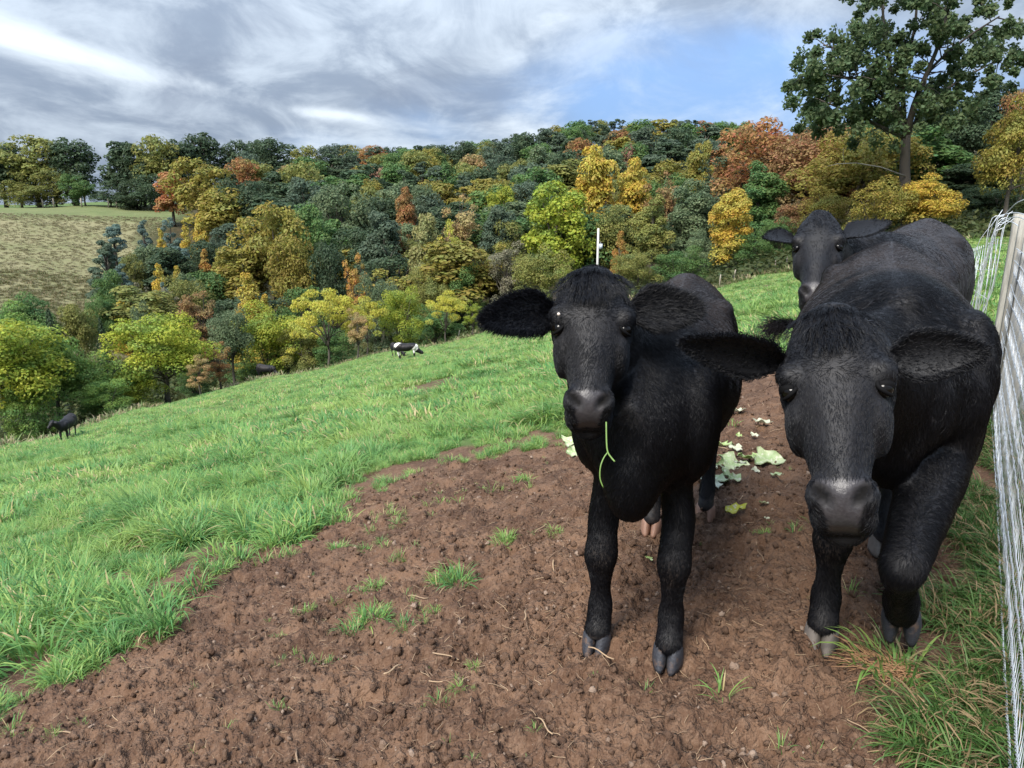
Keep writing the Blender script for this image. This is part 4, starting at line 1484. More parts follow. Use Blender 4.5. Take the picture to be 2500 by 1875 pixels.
def hoof_material():
    g = NT('dark_muddy_hoof')
    mp = g.new('ShaderNodeMapping')
    g.L.new(g.pos(), mp.inputs[0])
    mp.inputs['Scale'].default_value = (1, 1, 6)
    n, m = g.noise(28.0, 5, .65), g.noise(60.0, 4, .6, mp.outputs[0])
    c = g.mix(g.step(m, .35, .65), (.014, .015, .020), (.036, .038, .048))
    c = g.mix(g.step(n, .50, .68), c, (.10, .062, .043))
    return g.out(g.bsdf(c, .7, g.bump(g.math('ADD', n, m), .6, .006)))


HOOF_B = hoof_material()
HOOF_P = plain('pinkish_hoof', (.30, .165, .11), .6)
HOOF_G = plain('grey_muddy_hoof', (.15, .128, .11), .85)
SKIN = plain('dark_lid_skin', (.004, .0038, .0042), .8, Specular_IOR_Level=.12)


def cr(arr, k):
    """smooth resampling of rows (Catmull-Rom)"""
    a = np.asarray(arr, float)
    p = np.concatenate([[2 * a[0] - a[1]], a, [2 * a[-1] - a[-2]]])
    out = []
    for i in range(1, len(p) - 2):
        for t in np.linspace(0, 1, k, endpoint=False):
            out.append(.5 * (2 * p[i] + (p[i + 1] - p[i - 1]) * t + (2 * p[i - 1] - 5 * p[i] + 4 * p[i + 1] - p[i + 2]) * t ** 2
                             + (3 * p[i] - p[i - 1] - 3 * p[i + 1] + p[i + 2]) * t ** 3))
    out.append(a[-1])
    return np.array(out)


def sup(th, n):
    c, s = np.cos(th), np.sin(th)
    return np.sign(c) * np.abs(c) ** (2 / n), np.sign(s) * np.abs(s) ** (2 / n)


HEAD = [  # along the face: t, half width, front, back
    (-.03, .034, -.034, .06), (.015, .060, -.006, .105), (.08, .084, .016, .145), (.17, .102, .031, .175), (.27, .114, .039, .195), (.355, .120, .041, .208),
    (.43, .112, .037, .218), (.52, .094, .034, .224), (.61, .077, .033, .210), (.70, .065, .032, .178), (.79, .056, .031, .150), (.87, .057, .030, .138), (.935, .060, .024, .131),
    (.985, .058, .006, .120), (1.02, .046, -.022, .095)]


class Head:
    def __init__(self, poll, muzzle, face, size, L=.48):
        self.o = np.array(poll, float)
        l = np.array(muzzle, float) - self.o
        self.len = np.linalg.norm(l)
        self.l = l / self.len
        f = np.array(face, float)
        f = f - self.l * f.dot(self.l)
        self.f = f / np.linalg.norm(f)
        self.w = np.cross(self.f, self.l)
        if self.w[0] < 0:
            self.w = -self.w
        self.s = size

    def at(self, t, w, f):
        return self.o + self.l * t * self.len + self.w * w * self.s + self.f * f * self.s

    def local(self, p):
        d = p - self.o
        return d @ self.l / self.len, d @ self.w / self.s, d @ self.f / self.s


TORSO = [  # y, top, bottom, half width (one unit tall animal of 1.2 m hips)
    (-.30, .98, .76, .07), (-.22, 1.05, .66, .145), (-.08, 1.125, .625, .21), (.10, 1.165, .615, .255), (.32, 1.165, .575, .295), (.55, 1.155, .53, .328),
    (.78, 1.16, .525, .335), (.97, 1.185, .555, .32), (1.12, 1.205, .61, .295), (1.27, 1.20, .69, .265), (1.38, 1.17, .76, .22), (1.45, 1.10, .84, .14)]


def build_cow(name, label, loc, yaw, S, head, feet, lift=None, voxel=.009, hair=0, ears=(), wide=1.0, group=None, hooves=None, tail=None, girth=1.0, earhair=0,
              coat=None, eyes=True, tuft=0, hairmat=None, earlen=.015, squint=0.0):
    """loc: ground point midway between the fore feet; the rump lies yaw degrees right of the view direction.
    head, feet and ears come in the cow's own frame (x to its left side as seen from the front, y to the rump, z up), metres."""
    rt = thing(name, label, 'cow', loc, -R(yaw), group)
    mb = MB()
    NR = 28
    th = np.linspace(0, 2 * np.pi, NR, endpoint=False)
    # trunk
    rs = []
    for y, top, bot, w in cr(TORSO, 4):
        c, s = sup(th, 2.15)
        zc = bot + (top - bot) * .50
        hz = np.where(s > 0, top - zc, zc - bot)
        wx = w * wide * (1 - .30 * np.clip(s, 0, 1) ** 2.2 - .12 * np.clip(-s, 0, 1) ** 2)
        rs.append(np.stack([c * wx, np.full(NR, y), zc + s * hz], 1) * S)
    mb.rings(rs)
    E = lambda c, r: mb.ellip(np.array(c) * S, np.array(r) * S, n=18)
    for sx in (-1, 1):
        E((sx * .19 * wide, .02, .87), (.08, .16, .22))                # shoulder
        E((sx * .145 * wide, .04, .73), (.05, .10, .11))
        E((sx * .20 * wide, 1.0, 1.075), (.06, .08, .055))              # hook bones
        E((sx * .17 * wide, 1.22, .80), (.12, .22, .30))                # thigh
        E((sx * .10, 1.36, 1.06), (.05, .06, .06))
    E((0, 1.16, 1.165), (.075, .18, .055))                              # sacrum ridge
    E((0, .05, 1.11), (.09, .22, .06))                                 # withers
    # neck
    H = head
    a = np.array([0, .02, .84]) * S
    b = H.at(.24, 0, -.125)
    sec = []
    m1 = a * .62 + b * .38 + np.array([0, 0, -.01])
    m2 = a * .30 + b * .70
    for cpt, w, up, dn in ((a, .20 * wide, .27, .24), (m1, .155 * wide, .215, .235), (m2, .122 * wide, .165, .19), (b, .108, .125, .14), (b * .85 + H.at(.34, 0, -.06) * .15, .10, .10, .10)):
        sec.append((*cpt, w, up, dn))
    sec = cr(sec, 5)
    rs = []
    for i, r in enumerate(sec):
        p = r[:3]
        T = sec[min(i + 1, len(sec) - 1)][:3] - sec[max(i - 1, 0)][:3]
        T /= np.linalg.norm(T)
        side = np.cross(T, [0, 0, 1.0])
        side /= np.linalg.norm(side)
        if side[0] < 0:
            side = -side
        up = np.cross(side, T)
        if up[2] < 0:
            up = -up
        c, s = sup(th, 2.0)
        hz = np.where(s > 0, r[4], r[5]) * S
        wx = r[3] * S * (1 - .35 * np.clip(s, 0, 1) ** 2 - .45 * np.clip(-s, 0, 1) ** 2)
        rs.append(p + (c * wx)[:, None] * side + (s * hz)[:, None] * up)
    mb.rings(rs)
    # brisket and dewlap
    br = np.array([0, -.19, .755]) * S
    mb.ellip(br, np.array((.095, .13, .18)) * S, n=18)
    mb.ellip(br + np.array([0, .04, -.08]) * S, np.array((.050, .09, .11)) * S, n=18)
    dl = a * .45 + b * .55
    mb.ellip((dl + br) / 2 + np.array([0, -.01, -.02]), np.array((.062, .10, .20)) * S, n=16)
    # head
    rs = []
    for t, w, fr, bk in cr(HEAD, 4):
        c, s = sup(th, 2.5)
        mid, hd = (fr - bk) / 2, (fr + bk) / 2
        wx = w * (1 - .34 * np.clip(-s, 0, 1) ** 1.4) * (1 - .10 * np.clip(s, 0, 1) ** 3)
        rs.append(np.array([H.at(t, c[i] * wx[i], mid + s[i] * hd) for i in range(NR)]))
    mb.rings(rs)
    basis = np.stack([H.w, H.l, H.f], 1)
    for sx in (-1, 1):
        mb.ellip(H.at(.365, sx * .092, -.006), np.array((.034, .040, .036)) * H.s, basis, 14)      # brow
        mb.ellip(H.at(.50, sx * .080, -.075), np.array((.028, .085, .075)) * H.s, basis, 14)       # cheek
        mb.ellip(H.at(.90, sx * .038, -.008), np.array((.030, .038, .036)) * H.s, basis, 14)       # nostril wing
        mb.ellip(H.at(.94, sx * .035, -.082), np.array((.031, .042, .045)) * H.s, basis, 14)       # lip
        mb.ellip(H.at(.22, sx * .094, -.085), np.array((.036, .034, .040)) * H.s, basis, 12)       # ear root
    mb.ellip(H.at(.03, 0, -.045), np.array((.066, .045, .060)) * H.s, basis, 16)                    # poll
    mb.ellip(H.at(.97, 0, -.115), np.array((.050, .040, .030)) * H.s, basis, 14)                   # chin

    # legs
    hoofs = []

    def leg(rows, n=18):
        rows = cr(rows, 5)
        out = []
        for i, r in enumerate(rows):
            T = rows[min(i + 1, len(rows) - 1)][:3] - rows[max(i - 1, 0)][:3]
            T /= np.linalg.norm(T) + 1e-9
            sd = np.array([1.0, 0, 0])
            sd = sd - T * sd.dot(T)
            sd /= np.linalg.norm(sd)
            fw = np.cross(sd, T)
            t2 = np.linspace(0, 2 * np.pi, n, endpoint=False)
            c, s = sup(t2, 2.2)
            out.append(r[:3] + (c * r[3] * girth)[:, None] * sd + (s * r[4] * girth)[:, None] * fw)
        mb.rings(out)

    for i, (fx, fy, fz) in enumerate(feet[:2]):
        sx = -1 if i == 0 else 1
        k = lambda dx, dy, z, w, d: (fx + dx * S, fy + dy * S, fz + z * S, w * S, d * S)
        if lift and lift[0] == i:
            K, F, T = (np.array(q) for q in lift[1])          # knee, fetlock, toe
            el = np.array([sx * .165 * wide, .05, .64]) * S
            sh = np.array([sx * .17 * wide, -.02, .86]) * S
            rows = [(*sh, .10 * S, .15 * S), (*el, .105 * S, .135 * S), (*(el * .5 + K * .5), .088 * S, .098 * S), (*(el * .15 + K * .85), .068 * S, .070 * S), (*K, .063 * S, .064 * S),
                    (*(K * .75 + F * .25), .048 * S, .052 * S), (*(K * .4 + F * .6), .043 * S, .046 * S), (*F, .053 * S, .058 * S), (*(F * .5 + T * .5), .05 * S, .05 * S), (*T, .05 * S, .05 * S)]
            leg(rows)
            hoofs.append((T, T - F, 0))
            continue
        tx = sx * .16 * wide * S - fx
        rows = [(sx * .155 * wide * S, -.02 * S, .86 * S, .085 * S, .15 * S), (sx * .130 * wide * S, .035 * S, .66 * S, .062 * S, .098 * S), (*(np.array(k(0, .03, .50, 0, 0)[:3]) + [tx * .12, (-fy) * .4, 0]), .062 * S, .076 * S),
                k(0, .0, .405, .062, .066), k(0, -.012, .345, .066, .068), k(0, -.008, .285, .050, .052), k(0, .0, .21, .040, .043), k(0, .004, .145, .050, .056),
                k(0, -.012, .095, .049, .054), k(0, -.032, .058, .053, .060), k(0, -.036, .035, .047, .052)]
        leg(rows)
        hoofs.append((np.array([fx, fy - .045 * S, fz]), None, 0))
    for i, (fx, fy, fz) in enumerate(feet[2:]):
        sx = -1 if i == 0 else 1
        k = lambda dx, dy, z, w, d: (fx + dx * S, fy + dy * S, fz + z * S, w * S, d * S)
        hip = np.array([sx * .15 * wide * S, 1.20 * S, .88 * S])
        st = np.array([sx * .17 * wide * S, 1.08 * S, .66 * S])
        rows = [(*hip, .11 * S, .21 * S), (*st, .088 * S, .16 * S), (*(np.array(k(0, .05, .50, 0, 0)[:3]) * .6 + st * .4 + np.array([0, .05, -.03]) * S), .060 * S, .090 * S),
                k(0, .10, .43, .045, .062), k(0, .085, .375, .046, .062), k(0, .062, .30, .039, .048), k(0, .035, .20, .037, .043), k(0, .02, .14, .046, .052),
                k(0, -.01, .09, .045, .05), k(0, -.03, .058, .049, .056), k(0, -.034, .035, .045, .05)]
        leg(rows)
        hoofs.append((np.array([fx, fy - .04 * S, fz]), None, 1))
    # tail
    if tail is not None:
        tp = cr(np.array(tail), 5)
        mb.tube(tp, np.linspace(.030, .014, len(tp)) * S, 8)
    raw = mb.mesh(name + '_rough')
    tmp = bpy.data.objects.new(name + '_rough', raw)
    COL.objects.link(tmp)
    rm = tmp.modifiers.new('r', 'REMESH')
    rm.mode, rm.voxel_size = 'VOXEL', voxel
    sm = tmp.modifiers.new('s', 'SMOOTH')
    sm.factor, sm.iterations = .5, 4 if voxel < .012 else 3
    dg = bpy.context.evaluated_depsgraph_get()
    me = bpy.data.meshes.new_from_object(tmp.evaluated_get(dg))
    bpy.data.objects.remove(tmp)
    bpy.data.meshes.remove(raw)
    me.name = 'cow_body'
    nv = len(me.vertices)
    v = np.empty(nv * 3, np.float32)
    me.vertices.foreach_get('co', v)
    v = v.reshape(-1, 3).astype(float)
    nrm = np.empty(nv * 3, np.float32)
    me.vertices.foreach_get('normal', nrm)
    nrm = nrm.reshape(-1, 3).astype(float)
    if voxel < .012:
        ed = np.empty(len(me.edges) * 2, np.int32)
        me.edges.foreach_get('vertices', ed)
        ea, eb = ed.reshape(-1, 2).T
        deg = np.bincount(ea, minlength=nv) + np.bincount(eb, minlength=nv)
        t, w, f = H.local(v)
        keep = (sstep(t, .02, .2) * sstep(f, -.26, -.20) * (1 - sstep(np.abs(w), .13, .17)) * (t < 1.2))
        lowleg = 1 - sstep(v[:, 2] / S, .30, .52)
        wt = (.5 * (1 - .93 * keep) * (1 - .88 * lowleg))[:, None]
        for _ in range(34):
            av = np.stack([np.bincount(ea, v[eb, k_], nv) + np.bincount(eb, v[ea, k_], nv) for k_ in range(3)], 1) / np.maximum(deg, 1)[:, None]
            v = v + wt * (av - v)
        me.vertices.foreach_set('co', v.astype(np.float32).ravel())
        me.update()
        me.vertices.foreach_get('normal', nrm_ := np.empty(nv * 3, np.float32))
        nrm = nrm_.reshape(-1, 3).astype(float)
    t, w, f = H.local(v)
    aw = np.abs(w)
    # eye sockets, nostrils, mouth line, nose pad
    sock = np.exp(-(((t - .425) * 0.5 / .030) ** 2 + ((aw - .108) / .026) ** 2 + ((f + .002) / .030) ** 2))
    front = sstep(f, -.075, -.045)
    inhead = (t > .6) & (t < 1.1) & (aw < .11) & (f > -.2) & (f < .08)
    nd = ((aw - .038 + .55 * (t - .92) * .5) / .0135) ** 2 + ((t - .918) * .5 / .0225) ** 2
    nost = np.exp(-nd ** 1.5) * inhead * (f > -.05)
    wing = np.exp(-(((aw - .054) / .012) ** 2 + ((t - .905) * .48 / .028) ** 2)) * inhead * (f > -.06)
    mouth = np.exp(-(((f + .083 + .25 * (t - .95) * .48) / .0055) ** 2)) * sstep(t, .78, .86) * inhead
    rough_skin = .0025 * fbm(v[:, 0] * 9, v[:, 2] * 9 + v[:, 1] * 7, 3, 3)
    yb, zb = v[:, 1] / S, v[:, 2] / S
    flank = sstep(np.abs(v[:, 0]) / S, .12, .20) * sstep(zb, .56, .66) * (1 - sstep(zb, 1.0, 1.1)) * (t < .02)
    rough_skin = rough_skin + flank * (-.013 * np.exp(-((yb - .235 - .12 * (zb - .8)) / .035) ** 2) + .010 * np.exp(-((yb - .09) / .07) ** 2)
                                       + .0032 * np.sin((yb + .15 * zb) * 78) * sstep(yb, .33, .42) * (1 - sstep(yb, .80, .92))
                                       - .012 * np.exp(-(((yb - .93) / .07) ** 2 + ((zb - .93) / .12) ** 2)) + .007 * fbm(yb * 4.5, zb * 4.5, 2, 14))
    nk = (yb < .02) & (t < .02) & (zb > .6)
    rough_skin = rough_skin + nk * .0035 * np.sin(60 * yb + 26 * zb + 3 * fbm(yb * 5, zb * 5, 2, 9)) * sstep(np.abs(v[:, 0]) / S, .03, .09)
    v = v - nrm * (sock * .012 + nost * .021 - wing * .004 + mouth * .006 - rough_skin)[:, None] * S
    pad = sstep(t, .855, .875) * front * (1 - sstep(aw + .18 * (t - .90), .046, .053)) * inhead
    me.vertices.foreach_set('co', v.astype(np.float32).ravel())
    me.polygons.foreach_set('use_smooth', np.ones(len(me.polygons), bool))
    me.update()
    zz, yy = v[:, 2] / S, v[:, 1] / S
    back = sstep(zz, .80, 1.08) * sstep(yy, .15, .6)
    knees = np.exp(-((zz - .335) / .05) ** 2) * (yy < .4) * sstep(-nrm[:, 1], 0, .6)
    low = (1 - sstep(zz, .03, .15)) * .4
    at = {'nose': pad, 'nostril': np.clip(nost * 1.9, 0, 1), 'bleach_sheen': np.clip(back + .25, 0, 1), 'dust': np.clip(knees * .85 + low + .12 * back, 0, 1)}
    if coat is not None:
        wx = fbm(v[:, 0] * 1.5 + 4.2, v[:, 2] * 2.0 + v[:, 1] * 2.1, 2, 12)
        at['white'] = np.clip(sstep(wx, -.20, -.10) * (t < .05) + (zz < .55) * 1.0 * (t < -.3) + (t > .55) * (aw < .12) * (f > -.3) * (f < .1), 0, 1)
    for kk, av in at.items():
        q = me.attributes.new(kk, 'FLOAT', 'POINT')
        q.data.foreach_set('value', np.asarray(av, np.float32))
    me.materials.clear()
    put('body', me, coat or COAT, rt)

    # eyes with lids
    if eyes:
        for sx in (-1, 1):
            c = H.at(.428, sx * .0895, -.012)
            e = MB()
            e.ellip(c, np.array((.0205, .0215, .0205)) * H.s, basis, 20)
            eo = put('eye', e.mesh('eye'), EYE, rt)
            out = unit(H.w * sx * .85 + H.f * .62)
            al = unit(H.l - out * H.l.dot(out))
            ac = np.cross(out, al)
            li = MB()
            tt = np.linspace(0, 2 * np.pi, 22, endpoint=True)
            ring = [c + out * .0105 * H.s + (al * math.sin(q) * .0155 + ac * math.cos(q) * .0235) * H.s + out * (-.007 * math.cos(q) ** 2) * H.s for q in tt]
            li.tube(ring, np.array([.0048 + .0022 * max(-math.sin(q), 0) for q in tt]) * H.s, 8)
            li.ellip(c - al * (.0105 - squint) * H.s + out * .0012 * H.s, np.array((.0235, .0150, .0225)) * H.s, np.stack([ac, al, out], 1), 16)
            put('eyelid', li.mesh('eyelid'), SKIN, eo)
    # hooves: two claws each
    hooves = hooves or [HOOF_B] * 4
    for (p, dr, hind), hm in zip(hoofs, hooves):
        for sx in (-1, 1):
            h = MB()
            rings = []
            for z, fr, bk, w in ((-.006, .084, -.050, .031), (.010, .080, -.050, .031), (.035, .063, -.047, .030), (.062, .043, -.040, .027), (.080, .028, -.030, .019)):
                t2 = np.linspace(0, 2 * np.pi, 14, endpoint=False)
                c_, s_ = sup(t2, 2.4)
                taper = 1 - .35 * np.clip(-s_, 0, 1)
                rings.append(np.stack([c_ * w * taper, np.where(s_ < 0, s_ * fr, s_ * -bk), np.full(14, z)], 1) * S * .88)
            if dr is None:
                M = np.array(Matrix.Rotation(sx * -.10, 3, 'Z'))
                tr_ = p + np.array([sx * .0255 * S, .004, -.008])
            else:
                zax = -unit(np.array(dr, float))
                xax = np.array([1.0, 0, 0])
                yax = unit(np.cross(zax, xax))
                xax = np.cross(yax, zax)
                M = np.stack([xax, yax, zax], 1)
                tr_ = p + xax * sx * .0285 * S - zax * .055 * S
            h.rings([r @ M.T + tr_ for r in rings])
            put('hoof', h.mesh('hoof'), hm, rt)
    # ears
    strands = []
    eg = np.random.default_rng(len(label))
    for base, tip, nrmv, wid in ears:
        base, tip = np.array(base, float), np.array(tip, float)
        e = tip - base
        ln = np.linalg.norm(e)
        e /= ln
        nv_ = np.array(nrmv, float)
        nv_ = unit(nv_ - e * nv_.dot(e))
        m_ = np.cross(nv_, e)
        nu, nw = 22, 11
        fr, bk = [], []
        for i in range(nu):
            u = i / (nu - 1)
            hw = wid * (max(math.sin(math.pi * min(u * .93 + .07, 1) ** .80), 0) ** .74) * (1 - .18 * u) + .006
            hw *= .42 + .58 * sstep(np.array(u), .0, .32)
            for j in range(nw):
                q = j / (nw - 1) * 2 - 1
                cup = .42 * hw * (q * q) * (1 - .55 * u) - .10 * wid * math.sin(math.pi * u)
                droop = -.018 * u * u
                p0 = base + e * ln * u + m_ * q * hw + nv_ * cup + np.array([0, 0, droop])
                thk = (.011 * (1 - abs(q) ** 3) + .003) * (1.3 - .8 * u)
                fr.append(p0)
                bk.append(p0 - nv_ * thk)
        fr, bk = np.array(fr), np.array(bk)
        V = np.concatenate([fr, bk])
        Q = []
        for i in range(nu - 1):
            for j in range(nw - 1):
                a0 = i * nw + j
                Q.append((a0, a0 + 1, a0 + nw + 1, a0 + nw))
                o0 = a0 + nu * nw
                Q.append((o0 + 1, o0, o0 + nw, o0 + nw + 1))
            for j in (0, nw - 1):
                a0 = i * nw + j
                o0 = a0 + nu * nw
                Q.append((a0, a0 + nw, o0 + nw, o0) if j == 0 else (a0 + nw, a0, o0, o0 + nw))
        for j in range(nw - 1):
            a0 = (nu - 1) * nw + j
            o0 = a0 + nu * nw
            Q.append((a0, a0 + 1, o0 + 1, o0))
        eme = np_mesh('ear', V, np.array(Q), None, True, {'bleach_sheen': np.zeros(len(V)), 'dust': np.zeros(len(V)), 'nose': np.zeros(len(V)), 'nostril': np.zeros(len(V)), 'white': np.zeros(len(V))})
        put('ear', eme, coat or COAT, rt)
        if earhair:
            for k in range(earhair):
                i, j = eg.integers(2, nu), eg.integers(0, nw)
                if eg.uniform() < .45:
                    j = 0 if eg.uniform() < .5 else nw - 1
                side = eg.uniform() < .5
                p = (fr if side else bk)[i * nw + j] + eg.normal(0, .004, 3)
                q = j / (nw - 1) * 2 - 1
                d0 = unit(e * 1.1 + m_ * q * .6 + nv_ * (.25 if side else -.25) + eg.normal(0, .30, 3))
                L_ = eg.uniform(.35, 1.0) ** 1.5 * earlen
                strands.append((p, d0, L_, np.array([0, 0, -.35])))
    # coat hair
    if hair:
        me.calc_loop_triangles()
        nt_ = len(me.loop_triangles)
        tri = np.empty(nt_ * 3, np.int32)
        me.loop_triangles.foreach_get('vertices', tri)
        tri = tri.reshape(-1, 3)
        pa, pb, pc = v[tri[:, 0]], v[tri[:, 1]], v[tri[:, 2]]
        ar = np.linalg.norm(np.cross(pb - pa, pc - pa), axis=1)
        # more hair where it shows largest: the head and forequarters
        cen = (pa + pb + pc) / 3
        ar = ar * np.where(cen[:, 1] < .3 * S, 2.0, 1.0)
        ti = eg.choice(nt_, hair, p=ar / ar.sum())
        r1, r2 = np.sqrt(eg.uniform(size=hair)), eg.uniform(size=hair)
        bc = np.stack([1 - r1, r1 * (1 - r2), r1 * r2], 1)
        p = (v[tri[ti]] * bc[:, :, None]).sum(1)
        n_ = unit((nrm[tri[ti]] * bc[:, :, None]).sum(1))
        pd = (pad[tri[ti]] * bc).sum(1)
        t, w, f = H.local(p)
        ish = (t > -.1) & (t < 1.06) & (np.abs(w) < .15) & (f < .08) & (f > -.20)
        wt = np.where(ish, sstep(f, -.22, -.10), 0)[:, None]
        zz, yy = p[:, 2] / S, p[:, 1] / S
        body = np.tile(np.array([0, .8, -.55]), (hair, 1))
        body[:, 0] += .25 * np.sign(p[:, 0])
        neck = (yy < .1) & ~ish
        body[neck] = np.array([0, .45, -.9])
        body[zz < .5] = np.array([0, .1, -1.0])
        whorl = sstep(t, .34, .46)[:, None]
        hf = H.l * (whorl * 1.3 - .30) + H.w * (np.sign(w) * .45 * (1 - whorl[:, 0]))[:, None]
        top = sstep(-t, -.22, -.12)[:, None]
        hf = hf * (1 - top) + (H.l * .9 + H.f * .25) * top
        fl = body * (1 - wt) + hf * wt + eg.normal(0, .22, (hair, 3)) + .5 * np.stack([fbm(p[:, 0] * 11, p[:, 2] * 11, 2, s_) for s_ in (1, 2, 3)], 1)
        fl = unit(fl - n_ * (fl * n_).sum(1, keepdims=True))
        Ln = np.where(ish, .0120, .0165) * eg.uniform(.6, 1.3, hair) * S
        Ln = np.where((~ish) & (yy < .05) & (zz > .45), Ln * 1.35, Ln)
        lift_ = np.where(ish, eg.uniform(.10, .30, hair), eg.uniform(.08, .32, hair))
        d0 = unit(fl + n_ * lift_[:, None])
        ok = (pd < .25) & (sock[tri[ti][:, 0]] < .55) & (zz > .06)
        p, d0, Ln, fl = p[ok], d0[ok], Ln[ok], fl[ok]
        n_ = n_[ok]
        P0 = p - n_ * .0003
        pts = np.stack([P0, P0 + d0 * (Ln * .5)[:, None], P0 + (d0 * .45 + fl * .55) * Ln[:, None]], 1)
        rads = np.tile(np.array([.00060, .00050, .00018]), (len(pts), 1))
    else:
        pts = np.zeros((0, 3, 3))
        rads = np.zeros((0, 3))
    if tuft:
        for _ in range(tuft):
            tt, ww = eg.uniform(-.03, .27), eg.normal(0, .046)
            p = H.at(tt, ww, np.interp(tt, [-.03, .015, .08, .17, .27], [-.03, .004, .026, .040, .047]) - .9 * ww * ww / .1)
            cl = fbm(np.array([ww * 60]), np.array([tt * 22]), 2, 5)[0]
            d0 = unit(H.l * .75 + H.f * eg.uniform(.15, .65) + H.w * (ww * 6 + 1.3 * cl + eg.normal(0, .15)) + np.array([0, 0, .5]) * (tt < .06))
            strands.append((p, d0, eg.uniform(.022, .048), H.l * .9 - H.f * .75 - H.w * cl + eg.normal(0, .2, 3)))
    if tail is not None and hair:
        e0, e1 = np.array(tail[-2]), np.array(tail[-1])
        dr = unit(e1 - e0)
        for _ in range(700):
            strands.append((e1 - dr * eg.uniform(0, .12) + eg.normal(0, .008, 3), unit(dr + eg.normal(0, .3, 3)), eg.uniform(.08, .20), np.array([0, 0, -.3]) + eg.normal(0, .3, 3)))
    if strands:
        sp = np.array([s_[0] for s_ in strands])
        sd = np.array([s_[1] for s_ in strands])
        sl = np.array([s_[2] for s_ in strands])[:, None]
        sb = np.array([s_[3] for s_ in strands])
        q1 = sp + sd * sl * .5
        q2 = q1 + unit(sd + sb * .6) * sl * .5
        pts = np.concatenate([pts, np.stack([sp, q1, q2], 1)])
        rads = np.concatenate([rads, np.tile(np.array([.0007, .0006, .0002]), (len(sp), 1))])
    if len(pts):
        hc = bpy.data.hair_curves.new('hair')
        hc.add_curves([3] * len(pts))
        hc.points.foreach_set('position', pts.astype(np.float32).ravel())
        ra = hc.attributes.get('radius') or hc.attributes.new('radius', 'FLOAT', 'POINT')
        ra.data.foreach_set('value', rads.astype(np.float32).ravel())
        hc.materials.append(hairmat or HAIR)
        ho = bpy.data.objects.new('hair', hc)
        COL.objects.link(ho)
        ho.parent = rt
    return rt


def frame(loc, yaw):
    a = R(yaw)
    c, s = math.cos(a), math.sin(a)

    def loc_(p):
        dx, dy, dz = p[0] - loc[0], p[1] - loc[1], p[2] - loc[2]
        return np.array([dx * c - dy * s, dx * s + dy * c, dz])
    return loc_


def gz(x, y):
    return float(land(x, y)) - .004


CATTLE = 'cattle on the pasture'


def cow_centre():
    fl, fr = on_land(1462, 1560), on_land(1633, 1592)
    hl, hr = on_land(1592, 1285), on_land(1722, 1252)
    loc = Vector(((fl.x + fr.x) / 2, (fl.y + fr.y) / 2, 0))
    loc.z = gz(loc.x, loc.y)
    yaw = 19.0
    F = frame(loc, yaw)
    S = 1.03
    D = lambda px, py, d: F(P(px, py, d))
    poll, muz = D(1450, 652, 2.12), D(1437, 1015, 1.93)
    face = D(1440, 850, 1.2) - D(1447, 830, 2.0)
    H = Head(poll, muz, face, 1.03)
    feet = [F(p) for p in (fl, fr, hl, hr)]
    le = (H.at(.235, -.098, -.075), D(1188, 768, 2.02), H.f * 1.0 + np.array([0, 0, -.25]), .056)
    re = (H.at(.235, .098, -.075), D(1702, 738, 2.12), H.f * 1.0 + np.array([0, 0, -.25]), .057)
    rt = build_cow('black_cow', 'fluffy eared black cow at the centre with a grass stem in its mouth', loc, yaw, S, H, feet, voxel=.0085, hair=230000,
                   ears=(le, re), wide=.86, group=CATTLE, hooves=[HOOF_B, HOOF_B, HOOF_P, HOOF_P], earhair=9000, tuft=4200, earlen=.036, girth=.87,
                   tail=[F(p) for p in ((.98, 3.62, 1.10), (1.03, 3.74, .95), (1.05, 3.76, .6), (1.04, 3.74, .35))])
    # pale fleck on the brow
    fk = MB()
    fk.ellip(D(1364, 767, 1.93), (.0045, .004, .0045))
    put('brow_fleck', fk.mesh('brow_fleck'), plain('pale_fleck', (.6, .52, .45)), rt)
    # green stem hanging from the mouth
    g = MB()
    g.tube(cr([P(1480, 1030, 1.91), P(1481, 1080, 1.90), P(1484, 1104, 1.895), P(1493, 1118, 1.89), P(1501, 1127, 1.885)], 4), [.0022] * 17, 6)
    g.tube(cr([P(1484, 1104, 1.895), P(1474, 1118, 1.89), P(1466, 1140, 1.885), P(1465, 1168, 1.885), P(1473, 1191, 1.885)], 4), [.0019] * 16 + [.0008], 6)
    gm = NT('green_stem')
    put('grass_stem', g.mesh('grass_stem'), gm.out(gm.bsdf((.13, .22, .05), .55)), label='thin forked green stem hanging from the mouth of the centre cow', category='stem')


